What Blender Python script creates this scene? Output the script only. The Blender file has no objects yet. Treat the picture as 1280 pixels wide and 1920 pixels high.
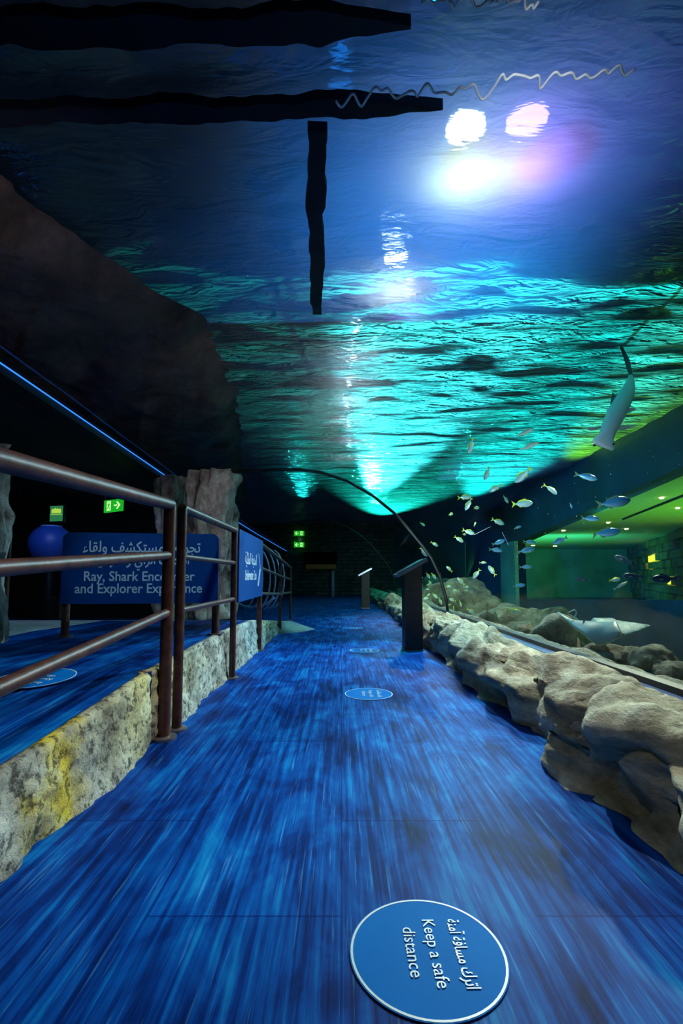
import bpy, math, random
from mathutils import Vector, Matrix, noise
random.seed(7)
S = bpy.context.scene
COL = S.collection
F = 900.0; PX, PY = 640.0, 1008.0; PITCH = math.atan(72 / F); CAMZ = 0.8
CAM = Vector((0, 0, CAMZ))
# ------------------------------------------------------------------ camera
cd = bpy.data.cameras.new('camera'); cam = bpy.data.objects.new('camera', cd); COL.objects.link(cam)
cam.location = CAM; cam.rotation_euler = (math.pi / 2 + PITCH, 0, 0)
cd.sensor_fit = 'VERTICAL'; cd.sensor_height = 36; cd.sensor_width = 24; cd.lens = F / 1920 * 36
cd.shift_y = 48 / 1920; cd.clip_start = 0.02; cd.clip_end = 200
S.camera = cam

def ray(px, py):
    dx = (px - PX) / F; dz = -(py - PY) / F
    c, s = math.cos(PITCH), math.sin(PITCH)
    return Vector((dx, c - dz * s, s + dz * c))
def PYd(px, py, y):            # point seen at a pixel, at distance y down the corridor
    r = ray(px, py); return CAM + r * (y / r.y)
def PZ(px, py, z):             # at height z
    r = ray(px, py); return CAM + r * ((z - CAMZ) / r.z)

def interp(tab, x):
    if x <= tab[0][0]:
        return tab[0][1]
    for (a, b), (c, d) in zip(tab, tab[1:]):
        if x <= c:
            return b + (d - b) * (x - a) / (c - a)
    return tab[-1][1]
def sstep(a, b, x):
    t = min(1, max(0, (x - a) / (b - a))); return t * t * (3 - 2 * t)
def fbm(p, o=4):
    s = 0; a = 1; f = 1
    for _ in range(o):
        s += a * noise.noise(Vector(p) * f); a *= .5; f *= 2.03
    return s

# ------------------------------------------------------------------ mesh helpers
class MB:
    def __init__(s): s.v = []; s.f = []; s.c = []
    def add(s, vs, fs, c=0.0):
        n = len(s.v); s.v += [Vector(v) for v in vs]; s.f += [[i + n for i in f] for f in fs]
        s.c += ([c] * len(vs) if not isinstance(c, list) else c)
    def box(s, a, b):
        x0, y0, z0 = a; x1, y1, z1 = b
        s.add([(x0,y0,z0),(x1,y0,z0),(x1,y1,z0),(x0,y1,z0),(x0,y0,z1),(x1,y0,z1),(x1,y1,z1),(x0,y1,z1)],
              [(3,2,1,0),(4,5,6,7),(0,1,5,4),(1,2,6,5),(2,3,7,6),(3,0,4,7)])
    def obox(s, o, ax, ay, az):  # oriented box, corner + three edge vectors
        o, ax, ay, az = map(Vector, (o, ax, ay, az))
        p = [o, o+ax, o+ax+ay, o+ay]; p += [q+az for q in p]
        s.add(p, [(3,2,1,0),(4,5,6,7),(0,1,5,4),(1,2,6,5),(2,3,7,6),(3,0,4,7)])
    def tube(s, pts, r, n=12, caps=True):
        pts = [Vector(p) for p in pts]; rs = r if isinstance(r, list) else [r] * len(pts)
        base = len(s.v); up = None; vs = []; fs = []
        for i, p in enumerate(pts):
            t = (pts[min(i+1, len(pts)-1)] - pts[max(i-1, 0)]).normalized()
            if up is None:
                up = Vector((0,0,1)) if abs(t.z) < .9 else Vector((1,0,0))
            a = t.cross(up).normalized(); b = a.cross(t).normalized(); up = b
            for k in range(n):
                w = 2*math.pi*k/n; vs.append(p + (a*math.cos(w) + b*math.sin(w)) * rs[i])
        for i in range(len(pts)-1):
            for k in range(n):
                fs.append((i*n+k, i*n+(k+1) % n, (i+1)*n+(k+1) % n, (i+1)*n+k))
        if caps:
            fs.append(tuple(range(n))[::-1]); fs.append(tuple((len(pts)-1)*n+k for k in range(n)))
        s.add(vs, fs)
    def grid(s, rows, closed=False, cols=None):
        m = len(rows[0]); n = len(s.v)
        for r in rows: s.v += [Vector(p) for p in r]
        s.c += cols if cols else [0.0] * (len(rows) * m)
        for i in range(len(rows)-1):
            for j in range(m if closed else m-1):
                k = (j+1) % m
                s.f.append([n+i*m+j, n+i*m+k, n+(i+1)*m+k, n+(i+1)*m+j])
    def prism(s, pts, d):
        pts = [Vector(p) for p in pts]; d = Vector(d); n = len(pts)
        s.add(pts + [p+d for p in pts], [tuple(range(n))[::-1], tuple(range(n, 2*n))] + [(i, (i+1) % n, n+(i+1) % n, n+i) for i in range(n)])
    def build(s, name, m, parent=None, smooth=False, sharp=None):
        me = bpy.data.meshes.new(name); me.from_pydata([tuple(v) for v in s.v], [], s.f); me.materials.append(m)
        if any(s.c):
            at = me.attributes.new('shade', 'FLOAT', 'POINT'); at.data.foreach_set('value', s.c)
        me.validate(); me.update()
        if smooth:
            me.polygons.foreach_set('use_smooth', [True] * len(me.polygons))
            if sharp:
                me.set_sharp_from_angle(angle=math.radians(sharp))
        o = bpy.data.objects.new(name, me); COL.objects.link(o)
        if parent: o.parent = parent
        return o
def tag(o, label=None, cat=None, group=None, kind=None):
    if label: o['label'] = label
    if cat: o['category'] = cat
    if group: o['group'] = group
    if kind: o['kind'] = kind
    return o
def empty(name, loc=(0,0,0), label=None, cat=None, group=None, kind=None):
    o = bpy.data.objects.new(name, None); o.location = loc; o.empty_display_size = .1; COL.objects.link(o)
    return tag(o, label, cat, group, kind)
def under(root, o):            # parent keeping world placement (mesh is in world coordinates)
    o.parent = root; o.matrix_parent_inverse = Matrix.Translation(-Vector(root.location)); return o
def recentre(o):               # origin of a one-mesh thing to the foot of its mesh
    vs = o.data.vertices; n = len(vs)
    c = Vector((sum(v.co.x for v in vs)/n, sum(v.co.y for v in vs)/n, min(v.co.z for v in vs)))
    o.data.transform(Matrix.Translation(-c)); o.location = c; return o

# ------------------------------------------------------------------ materials
def mat(name):
    m = bpy.data.materials.new(name); m.use_nodes = True; nt = m.node_tree; nt.nodes.clear()
    out = nt.nodes.new('ShaderNodeOutputMaterial'); return m, nt, out
def N(nt, t, **k):
    n = nt.nodes.new('ShaderNode' + t)
    for a, b in k.items():
        if a.startswith('i_'):
            key = a[2:].replace('_', ' '); n.inputs[key].default_value = b
        else: setattr(n, a, b)
    return n
def ramp(nt, fac, stops, interp_='LINEAR'):
    r = nt.nodes.new('ShaderNodeValToRGB'); r.color_ramp.interpolation = interp_
    e = r.color_ramp.elements
    while len(e) < len(stops): e.new(.5)
    for k, (p, c) in enumerate(stops):
        e[k].position = p; e[k].color = (*c, 1) if len(c) == 3 else c
    nt.links.new(fac, r.inputs[0]); return r
def noise_n(nt, scale, detail=4, vec=None, rough=.55, dist=0):
    n = N(nt, 'TexNoise'); n.inputs['Scale'].default_value = scale; n.inputs['Detail'].default_value = detail
    n.inputs['Roughness'].default_value = rough; n.inputs['Distortion'].default_value = dist
    if vec is not None: nt.links.new(vec, n.inputs['Vector'])
    return n
def mapping(nt, scale=(1,1,1), rot=(0,0,0), src='Object', loc=(0,0,0)):
    tc = N(nt, 'TexCoord'); mp = N(nt, 'Mapping'); mp.inputs['Scale'].default_value = scale
    mp.inputs['Rotation'].default_value = rot; mp.inputs['Location'].default_value = loc
    nt.links.new(tc.outputs[src], mp.inputs['Vector']); return mp.outputs['Vector']
def bump(nt, h, strength=.5, dist=.01, prev=None):
    b = N(nt, 'Bump'); b.inputs['Strength'].default_value = strength; b.inputs['Distance'].default_value = dist
    nt.links.new(h, b.inputs['Height'])
    if prev: nt.links.new(prev, b.inputs['Normal'])
    return b.outputs['Normal']
def plain(name, col, rough=.5, metal=0, var=.15, scale=12, bmp=0, emis=None, estr=0, spec=.5):
    m, nt, out = mat(name); p = N(nt, 'BsdfPrincipled'); nt.links.new(p.outputs[0], out.inputs[0])
    v = mapping(nt); n = noise_n(nt, scale, 5, v)
    lo = tuple(c*(1-var) for c in col); hi = tuple(min(1, c*(1+var)) for c in col)
    r = ramp(nt, n.outputs['Fac'], [(.3, lo), (.7, hi)]); nt.links.new(r.outputs[0], p.inputs['Base Color'])
    p.inputs['Roughness'].default_value = rough; p.inputs['Metallic'].default_value = metal
    p.inputs['Specular IOR Level'].default_value = spec
    if bmp: nt.links.new(bump(nt, n.outputs['Fac'], bmp, .01), p.inputs['Normal'])
    if emis: p.inputs['Emission Color'].default_value = (*emis, 1); p.inputs['Emission Strength'].default_value = estr
    return m
def emission(name, col, s):
    m, nt, out = mat(name); e = N(nt, 'Emission'); e.inputs[0].default_value = (*col, 1); e.inputs[1].default_value = s
    nt.links.new(e.outputs[0], out.inputs[0]); return m

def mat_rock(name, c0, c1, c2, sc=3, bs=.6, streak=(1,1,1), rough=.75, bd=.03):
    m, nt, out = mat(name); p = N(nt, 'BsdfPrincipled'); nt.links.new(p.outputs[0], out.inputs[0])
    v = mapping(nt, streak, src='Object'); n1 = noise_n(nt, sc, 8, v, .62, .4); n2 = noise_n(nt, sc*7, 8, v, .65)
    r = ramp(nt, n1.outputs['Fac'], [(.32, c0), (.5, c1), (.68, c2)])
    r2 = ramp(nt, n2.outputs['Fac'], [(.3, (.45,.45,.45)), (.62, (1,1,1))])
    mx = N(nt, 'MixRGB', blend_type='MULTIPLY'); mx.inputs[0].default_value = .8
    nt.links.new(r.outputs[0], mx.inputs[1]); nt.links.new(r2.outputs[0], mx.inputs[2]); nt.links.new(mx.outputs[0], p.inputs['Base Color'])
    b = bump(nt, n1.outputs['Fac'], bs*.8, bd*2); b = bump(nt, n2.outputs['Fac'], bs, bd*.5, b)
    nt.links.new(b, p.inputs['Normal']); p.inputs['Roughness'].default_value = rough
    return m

def mat_floor():
    m, nt, out = mat('blue_plank_vinyl'); p = N(nt, 'BsdfPrincipled'); nt.links.new(p.outputs[0], out.inputs[0])
    vs = mapping(nt, (46, 1.6, 1)); vb = mapping(nt, (3.0, 1.6, 1)); vf = mapping(nt, (110, 4.0, 1), loc=(3,1,0))
    a = noise_n(nt, 1, 5, vs, .6, .3); b = noise_n(nt, 1.5, 4, vb, .6, .6); c = noise_n(nt, 1, 3, vf, .5)
    ad = N(nt, 'Math', operation='ADD'); nt.links.new(a.outputs['Fac'], ad.inputs[0]); nt.links.new(b.outputs['Fac'], ad.inputs[1])
    md = N(nt, 'Math', operation='MULTIPLY'); md.inputs[1].default_value = .5; nt.links.new(ad.outputs[0], md.inputs[0])
    r = ramp(nt, md.outputs[0], [(.36, (.0006,.008,.07)), (.46, (.001,.035,.24)), (.54, (.002,.10,.46)), (.64, (.006,.26,.66))])
    st = ramp(nt, c.outputs['Fac'], [(.60, (0,0,0)), (.80, (.07,.24,.38))])
    add = N(nt, 'MixRGB', blend_type='ADD'); add.inputs[0].default_value = 1
    nt.links.new(r.outputs[0], add.inputs[1]); nt.links.new(st.outputs[0], add.inputs[2])
    br = N(nt, 'TexBrick'); br.offset = .37; br.inputs['Scale'].default_value = 1; br.inputs['Brick Width'].default_value = 1.2
    br.inputs['Row Height'].default_value = .46; br.inputs['Mortar Size'].default_value = .003
    br.inputs['Color1'].default_value = (1,1,1,1); br.inputs['Color2'].default_value = (.78,.82,.86,1); br.inputs['Mortar'].default_value = (.25,.4,.6,1)
    nt.links.new(mapping(nt, (1,1,1), (0,0,math.pi/2)), br.inputs['Vector'])
    mx = N(nt, 'MixRGB', blend_type='MULTIPLY'); mx.inputs[0].default_value = 1
    nt.links.new(add.outputs[0], mx.inputs[1]); nt.links.new(br.outputs['Color'], mx.inputs[2]); nt.links.new(mx.outputs[0], p.inputs['Base Color'])
    p.inputs['Roughness'].default_value = .5; p.inputs['Specular IOR Level'].default_value = .05
    nt.links.new(bump(nt, a.outputs['Fac'], .15, .004), p.inputs['Normal'])
    return m

def mat_acrylic():
    m, nt, out = mat('clear_acrylic'); t = N(nt, 'BsdfTransparent'); t.inputs[0].default_value = (.955,.975,.99,1)
    g = N(nt, 'BsdfGlossy'); g.inputs['Roughness'].default_value = .02; g.inputs[0].default_value = (.75,.85,1,1)
    lw = N(nt, 'LayerWeight'); lw.inputs[0].default_value = .12
    mu = N(nt, 'Math', operation='MULTIPLY'); mu.inputs[1].default_value = .30; nt.links.new(lw.outputs['Fresnel'], mu.inputs[0])
    mn = N(nt, 'Math', operation='MINIMUM'); mn.inputs[1].default_value = .04; nt.links.new(mu.outputs[0], mn.inputs[0])
    mx = N(nt, 'MixShader'); nt.links.new(mn.outputs[0], mx.inputs[0]); nt.links.new(t.outputs[0], mx.inputs[1]); nt.links.new(g.outputs[0], mx.inputs[2])
    nt.links.new(mx.outputs[0], out.inputs[0]); return m

def mat_water():
    m, nt, out = mat('rippling_water'); tr = N(nt, 'BsdfTranslucent'); tr.inputs[0].default_value = (.85,.95,1,1)
    rf = N(nt, 'BsdfRefraction'); rf.inputs['Roughness'].default_value = .06; rf.inputs['IOR'].default_value = 1.12; rf.inputs[0].default_value = (.8,.93,1,1)
    gl = N(nt, 'BsdfGlossy'); gl.inputs['Roughness'].default_value = .04; gl.inputs[0].default_value = (.6,.9,1,1)
    v = mapping(nt, (2.2, 6.5, 1)); n = noise_n(nt, 1.3, 3, v, .5, 1.2)
    v2 = mapping(nt, (6, 15, 1), (0,0,.3)); n2 = noise_n(nt, 1.2, 2, v2, .5, .8)
    tc = N(nt, 'TexCoord'); sp = N(nt, 'SeparateXYZ'); nt.links.new(tc.outputs['Object'], sp.inputs[0])
    mr = N(nt, 'MapRange'); mr.inputs['From Min'].default_value = 2.6; mr.inputs['From Max'].default_value = 4.6
    mr.inputs['To Min'].default_value = .12; mr.inputs['To Max'].default_value = 1.0; nt.links.new(sp.outputs['Y'], mr.inputs['Value'])
    bs = []
    for nn_, dd, pv in ((n, .20, None), (n2, .045, 0)):
        q = N(nt, 'Bump'); q.inputs['Distance'].default_value = dd; nt.links.new(mr.outputs[0], q.inputs['Strength']); nt.links.new(nn_.outputs['Fac'], q.inputs['Height'])
        if pv is not None: nt.links.new(bs[0].outputs[0], q.inputs['Normal'])
        bs.append(q)
    b = bs[1].outputs[0]
    for q in (tr, rf, gl): nt.links.new(b, q.inputs['Normal'])
    m1 = N(nt, 'MixShader'); m1.inputs[0].default_value = .22; nt.links.new(tr.outputs[0], m1.inputs[1]); nt.links.new(rf.outputs[0], m1.inputs[2])
    m2 = N(nt, 'MixShader'); m2.inputs[0].default_value = .12; nt.links.new(m1.outputs[0], m2.inputs[1]); nt.links.new(gl.outputs[0], m2.inputs[2])
    nt.links.new(m2.outputs[0], out.inputs[0]); return m

def mat_shade(name, stops, rough=.35, metal=0, noise_amt=.12, nsc=30):
    m, nt, out = mat(name); p = N(nt, 'BsdfPrincipled'); nt.links.new(p.outputs[0], out.inputs[0])
    at = N(nt, 'Attribute', attribute_name='shade'); n = noise_n(nt, nsc, 3, mapping(nt))
    ma = N(nt, 'Math', operation='MULTIPLY_ADD'); ma.inputs[1].default_value = noise_amt; ma.inputs[2].default_value = -noise_amt/2
    nt.links.new(n.outputs['Fac'], ma.inputs[0]); ad = N(nt, 'Math', operation='ADD')
    nt.links.new(at.outputs['Fac'], ad.inputs[0]); nt.links.new(ma.outputs[0], ad.inputs[1])
    r = ramp(nt, ad.outputs[0], stops); nt.links.new(r.outputs[0], p.inputs['Base Color'])
    p.inputs['Roughness'].default_value = rough; p.inputs['Metallic'].default_value = metal; return m

def mat_granite():
    m, nt, out = mat('pitted_curb_stone'); p = N(nt, 'BsdfPrincipled'); nt.links.new(p.outputs[0], out.inputs[0])
    v = mapping(nt); n1 = noise_n(nt, 4, 6, v, .6); n2 = noise_n(nt, 26, 6, v, .7); n3 = noise_n(nt, 1.1, 3, v, .5)
    r = ramp(nt, n1.outputs['Fac'], [(.3, (.16,.14,.12)), (.5, (.48,.46,.38)), (.7, (.85,.85,.76))])
    pit = ramp(nt, n2.outputs['Fac'], [(.40, (.03,.028,.025)), (.50, (1,1,1))])
    mx = N(nt, 'MixRGB', blend_type='MULTIPLY'); mx.inputs[0].default_value = .85
    nt.links.new(r.outputs[0], mx.inputs[1]); nt.links.new(pit.outputs[0], mx.inputs[2])
    # yellow mineral stain with its own place on the stone
    tc = N(nt, 'TexCoord'); sp = N(nt, 'SeparateXYZ'); nt.links.new(tc.outputs['Object'], sp.inputs[0])
    ys = ramp(nt, sp.outputs['Y'], [(0, (0,0,0)), (1, (0,0,0))])
    mr = N(nt, 'MapRange'); mr.inputs['From Min'].default_value = 0; mr.inputs['From Max'].default_value = .6
    sub = N(nt, 'Math', operation='SUBTRACT'); sub.inputs[1].default_value = 1.62; nt.links.new(sp.outputs['Y'], sub.inputs[0])
    ab = N(nt, 'Math', operation='ABSOLUTE'); nt.links.new(sub.outputs[0], ab.inputs[0]); nt.links.new(ab.outputs[0], mr.inputs['Value'])
    inv = N(nt, 'Math', operation='SUBTRACT'); inv.inputs[0].default_value = 1; nt.links.new(mr.outputs[0], inv.inputs[1])
    n4 = noise_n(nt, 5.5, 5, v, .6, .5); mm = N(nt, 'Math', operation='MULTIPLY'); nt.links.new(inv.outputs[0], mm.inputs[0]); nt.links.new(n4.outputs['Fac'], mm.inputs[1])
    n3m = N(nt, 'Math', operation='MAXIMUM'); 
    r3 = ramp(nt, n3.outputs['Fac'], [(.5, (0,0,0)), (.75, (.55,.55,.55))]); nt.links.new(r3.outputs[0], n3m.inputs[1])
    r4 = ramp(nt, mm.outputs[0], [(.31, (0,0,0)), (.52, (.9,.9,.9))]); nt.links.new(r4.outputs[0], n3m.inputs[0])
    my = N(nt, 'MixRGB', blend_type='OVERLAY'); nt.links.new(n3m.outputs[0], my.inputs[0]); nt.links.new(mx.outputs[0], my.inputs[1]); my.inputs[2].default_value = (.88,.66,.02,1)
    nt.links.new(my.outputs[0], p.inputs['Base Color']); p.inputs['Roughness'].default_value = .8
    b = bump(nt, n1.outputs['Fac'], .6, .04); b = bump(nt, n2.outputs['Fac'], .8, .015, b); nt.links.new(b, p.inputs['Normal'])
    return m

def mat_bricks(name, c1, c2, mortar, w, h, src='Object', rot=(math.pi/2,0,0), bmp=.6):
    m, nt, out = mat(name); p = N(nt, 'BsdfPrincipled'); nt.links.new(p.outputs[0], out.inputs[0])
    br = N(nt, 'TexBrick'); br.inputs['Scale'].default_value = 1; br.inputs['Brick Width'].default_value = w; br.inputs['Row Height'].default_value = h
    br.inputs['Mortar Size'].default_value = h*.09; br.inputs['Color1'].default_value = (*c1,1); br.inputs['Color2'].default_value = (*c2,1); br.inputs['Mortar'].default_value = (*mortar,1)
    nt.links.new(mapping(nt, (1,1,1), rot, src), br.inputs['Vector'])
    n = noise_n(nt, 6, 5, mapping(nt)); mx = N(nt, 'MixRGB', blend_type='MULTIPLY'); mx.inputs[0].default_value = .9
    r = ramp(nt, n.outputs['Fac'], [(.35, (.25,.25,.25)), (.65, (1,1,1))])
    nt.links.new(br.outputs['Color'], mx.inputs[1]); nt.links.new(r.outputs[0], mx.inputs[2]); nt.links.new(mx.outputs[0], p.inputs['Base Color'])
    nt.links.new(bump(nt, br.outputs['Fac'], -bmp, .03), p.inputs['Normal']); p.inputs['Roughness'].default_value = .8; return m

M = {}
M['floor'] = mat_floor(); M['acrylic'] = mat_acrylic(); M['water'] = mat_water(); M['granite'] = mat_granite()
M['ledge'] = mat_rock('sculpted_ledge_rock', (.14,.11,.06), (.54,.48,.30), (.88,.85,.62), 2.6, 1.0, (1.6,.8,2.4))
M['boulder'] = mat_rock('boulder_rock', (.14,.11,.06), (.52,.46,.29), (.86,.82,.60), 3.2, 1.0, (1,1,1.8))
M['tank_rock'] = mat_rock('algae_covered_rock', (.05,.045,.025), (.17,.15,.09), (.34,.33,.22), 5, .9)
M['gravel'] = mat_rock('pale_gravel', (.10,.09,.05), (.36,.36,.24), (.80,.84,.66), 22, 1.0)
M['pillar_rock'] = mat_rock('pillar_rock', (.07,.055,.04), (.38,.34,.27), (.72,.70,.60), 4, 1.0, (1,1,.7))
M['reflected_rock'] = mat_rock('brown_reflected_rock', (.03,.02,.016), (.10,.065,.05), (.17,.12,.10), 2.2, .9)
M['rust'] = plain('rusted_painted_steel', (.11,.040,.026), .42, .35, .5, 18, .15)
M['flange'] = plain('worn_steel_flange', (.30,.26,.24), .35, .8, .2)
M['black'] = plain('black_rubber', (.006,.007,.009), .5)
M['beam'] = plain('dark_blue_beam', (.005,.007,.014), .6, spec=.2)
M['sill'] = plain('blue_grey_sill', (.10,.14,.30), .3)
M['seal'] = plain('dark_joint_seal', (.004,.006,.01), .5)
M['wall'] = plain('black_wall_paint', (.012,.012,.013), .85)
M['concrete'] = plain('pale_grey_concrete', (.42,.44,.46), .7, 0, .25, 5, .2)
M['mat_blue'] = M['floor']
M['sign_blue'] = plain('blue_sign_panel', (.003,.060,.25), .6, 0, .1, spec=.1)
M['letter'] = plain('white_lettering', (.75,.82,.88), .5, 0, .03)
M['sticker'] = plain('light_blue_floor_sticker', (.002,.20,.68), .6, 0, .08, 3, spec=.05)
M['sticker_white'] = plain('white_sticker_print', (.85,.95,.95), .4, 0, .02)
M['wood'] = plain('dark_brown_podium_wood', (.055,.030,.022), .5, 0, .35, 9, .2)
M['steel'] = plain('brushed_steel_tray', (.35,.42,.52), .3, .9, .1)
M['tray_face'] = plain('dark_reader_screen', (.05,.09,.12), .15)
M['sand'] = plain('tank_sand', (.10,.26,.30), .9, 0, .2, 6, .3)
M['tankwall'] = plain('blue_tank_wall', (.010,.045,.085), .8, 0, .4, 1.2)
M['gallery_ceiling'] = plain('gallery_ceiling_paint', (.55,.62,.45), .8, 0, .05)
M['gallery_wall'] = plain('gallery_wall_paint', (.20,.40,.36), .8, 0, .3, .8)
M['gallery_base'] = plain('gallery_navy_plinth', (.02,.05,.10), .7)
M['block'] = plain('gallery_stone_block', (.20,.17,.10), .8, 0, .4, 3, .3)
M['block_lit'] = plain('backlit_glass_block', (.4,.4,.1), .5, 0, .3, 3, 0, (.75,.8,.03), 1.6)
M['lamp_white'] = emission('lamp_white', (.85,.95,1), 13)
M['lamp_warm'] = emission('lamp_warm', (.85,1,.75), 11)
M['added_glint_lamp'] = emission('added_glint_lamp', (.8,.95,1), 60)
M['lamp_purple'] = emission('lamp_purple', (.45,.25,1), 13)
M['downlight'] = emission('gallery_downlight', (1,.95,.35), 14)
M['exit_green'] = emission('exit_sign_green', (.01,.42,.02), 1.0)
M['exit_white'] = emission('exit_sign_white', (.55,1,.35), 1.3)
M['exit_dim'] = emission('poster_green', (.03,.22,.08), .8)
M['poster_yellow'] = emission('poster_yellow', (.45,.75,.08), .9)
M['stone_wall'] = mat_bricks('stacked_stone_wall', (.10,.15,.17), (.05,.08,.10), (.005,.007,.008), .55, .16)
M['globe'] = plain('blue_globe_plastic', (.015,.07,.45), .45, 0, .05)
M['globe_rim'] = plain('pale_blue_rim', (.25,.45,.9), .35)
M['purple_panel'] = emission('lit_purple_panel', (.06,.04,.85), .9)
M['rib'] = plain('pale_blue_rib', (.30,.38,.62), .5, 0, .2)
M['glint_speck'] = plain('white_glint_and_speck', (.95,.97,1), .6, 0, .05)  # white of the modelled light lines, also of the specks and thin lines
M['tv'] = plain('black_screen', (.002,.002,.003), .6, spec=.05)
M['tv_strip'] = plain('ochre_caption_strip', (.10,.08,.02), .6, 0, .3, 6, 0, (.20,.15,.03), .03)
M['led'] = emission('blue_led_edge', (.03,.22,1), 1.6)

# ------------------------------------------------------------------ writing
AR = {'ا':(0xFE8D,0xFE8E),'أ':(0xFE83,0xFE84),'آ':(0xFE81,0xFE82),'ب':(0xFE8F,0xFE90,0xFE91,0xFE92),'ة':(0xFE93,0xFE94),
 'ت':(0xFE95,0xFE96,0xFE97,0xFE98),'ج':(0xFE9D,0xFE9E,0xFE9F,0xFEA0),'ح':(0xFEA1,0xFEA2,0xFEA3,0xFEA4),'د':(0xFEA9,0xFEAA),
 'ر':(0xFEAD,0xFEAE),'س':(0xFEB1,0xFEB2,0xFEB3,0xFEB4),'ش':(0xFEB5,0xFEB6,0xFEB7,0xFEB8),'ف':(0xFED1,0xFED2,0xFED3,0xFED4),
 'ق':(0xFED5,0xFED6,0xFED7,0xFED8),'ك':(0xFED9,0xFEDA,0xFEDB,0xFEDC),'ل':(0xFEDD,0xFEDE,0xFEDF,0xFEE0),'م':(0xFEE1,0xFEE2,0xFEE3,0xFEE4),
 'ن':(0xFEE5,0xFEE6,0xFEE7,0xFEE8),'و':(0xFEED,0xFEEE),'ي':(0xFEF1,0xFEF2,0xFEF3,0xFEF4),'ئ':(0xFE89,0xFE8A,0xFE8B,0xFE8C),'ء':(0xFE80,)}
def shape_ar(t):
    o = []
    for i, ch in enumerate(t):
        f = AR.get(ch)
        if not f: o.append(ch); continue
        pv = AR.get(t[i-1]) if i else None; nx = AR.get(t[i+1]) if i+1 < len(t) else None
        jp = bool(pv and len(pv) == 4 and len(f) > 1); jn = bool(nx and len(nx) > 1 and len(f) == 4)
        o.append(chr(f[3] if jp and jn else f[1] if jp else f[2] if jn else f[0]))
    return ''.join(reversed(o))
def text(body, width, origin, ux, uy, m, name='lettering', parent=None, h=None, bold=.0, arabic=False, depth=.0015, align='CENTER'):
    """flat raised lettering: origin = centre of the baseline, ux/uy unit vectors of reading and up direction"""
    cu = bpy.data.curves.new(name, 'FONT'); cu.body = shape_ar(body) if arabic else body
    cu.align_x = align; cu.size = 1; cu.extrude = .02; cu.offset = bold; cu.resolution_u = 3
    o = bpy.data.objects.new(name, cu); COL.objects.link(o)
    dg = bpy.context.evaluated_depsgraph_get(); dg.update()
    me = bpy.data.meshes.new_from_object(o.evaluated_get(dg)); bpy.data.objects.remove(o)
    xs = [v.co.x for v in me.vertices]
    if not xs: return None
    w = max(xs)-min(xs); s = width / w; cx = (max(xs)+min(xs))/2 if align == 'CENTER' else min(xs)
    sy = s if h is None else h
    ux, uy = Vector(ux).normalized(), Vector(uy).normalized(); uz = ux.cross(uy)
    for v in me.vertices:
        p = v.co.copy(); v.co = Vector(origin) + ux*((p.x-cx)*s) + uy*(p.y*sy) + uz*(depth if p.z > 0 else -depth*.3)
    me.materials.clear(); me.materials.append(m); ob = bpy.data.objects.new(name, me); COL.objects.link(ob)
    if parent: under(parent, ob)
    return ob

# ================================================================== THE SETTING
o = MB(); o.add([(-9,-2.5,0),(1.7,-2.5,0),(1.7,21,0),(-9,21,0),(-9,-2.5,-.1),(1.7,-2.5,-.1),(1.7,21,-.1),(-9,21,-.1)], [(0,1,2,3),(7,6,5,4),(0,4,5,1),(1,5,6,2),(2,6,7,3),(3,7,4,0)])
tag(o.build('floor', M['floor']), kind='structure')
HP = [(-2,.04),(0,.172),(1.27,.257),(2.42,.34),(3.86,.363),(5.06,.34),(6.1,.24),(6.9,.16)]
# raised ramp, blue matting on top
ys = [-2, -1, 0, .6, 1.27, 1.8, 2.42, 3.2, 3.86, 4.4, 5.0]
b = MB(); rows = []
for y in ys:
    z = interp(HP, y); rows.append([(-.925,y,.005),(-.925,y,z),(-2.45,y,z),(-2.45,y,.005)])
b.grid(rows, closed=True); b.f.append([0,1,2,3]); n = len(b.v); b.f.append([n-1,n-2,n-3,n-4])
tag(b.build('floor_ramp', M['floor']), kind='structure')
b = MB(); rows = []
for y in ys + [5.6, 6.9]:
    z = interp(HP, y); x1 = -2.455 if y < 5.01 else -.93
    rows.append([(x1,y,.005),(x1,y,z+.002),(-8.8,y,z+.002),(-8.8,y,.005)])
rows.insert(len(ys), [(-.93,5.0,.005),(-.93,5.0,.342),(-8.8,5.0,.342),(-8.8,5.0,.005)])
b.grid(rows, closed=True); n = len(b.v); b.f.append([0,1,2,3]); b.f.append([n-1,n-2,n-3,n-4])
tag(b.build('floor_landing', M['concrete']), kind='structure')

# far wall, left hall walls, ceiling
b = MB(); b.box((-9,20,-.1),(2.2,20.3,4.2)); tag(b.build('wall_far', M['stone_wall']), kind='structure')
b = MB(); b.box((-9.2,-2.5,-.1),(-9,20,2.9)); tag(b.build('wall_left', M['wall']), kind='structure')
b = MB(); b.box((-9,-2.6,-.1),(1.6,-2.5,4.2)); tag(b.build('wall_near', M['wall']), kind='structure')
b = MB(); b.box((-9,9.2,0),(-2.9,9.4,2.1)); tag(b.build('wall_hall', M['wall']), kind='structure')
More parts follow.
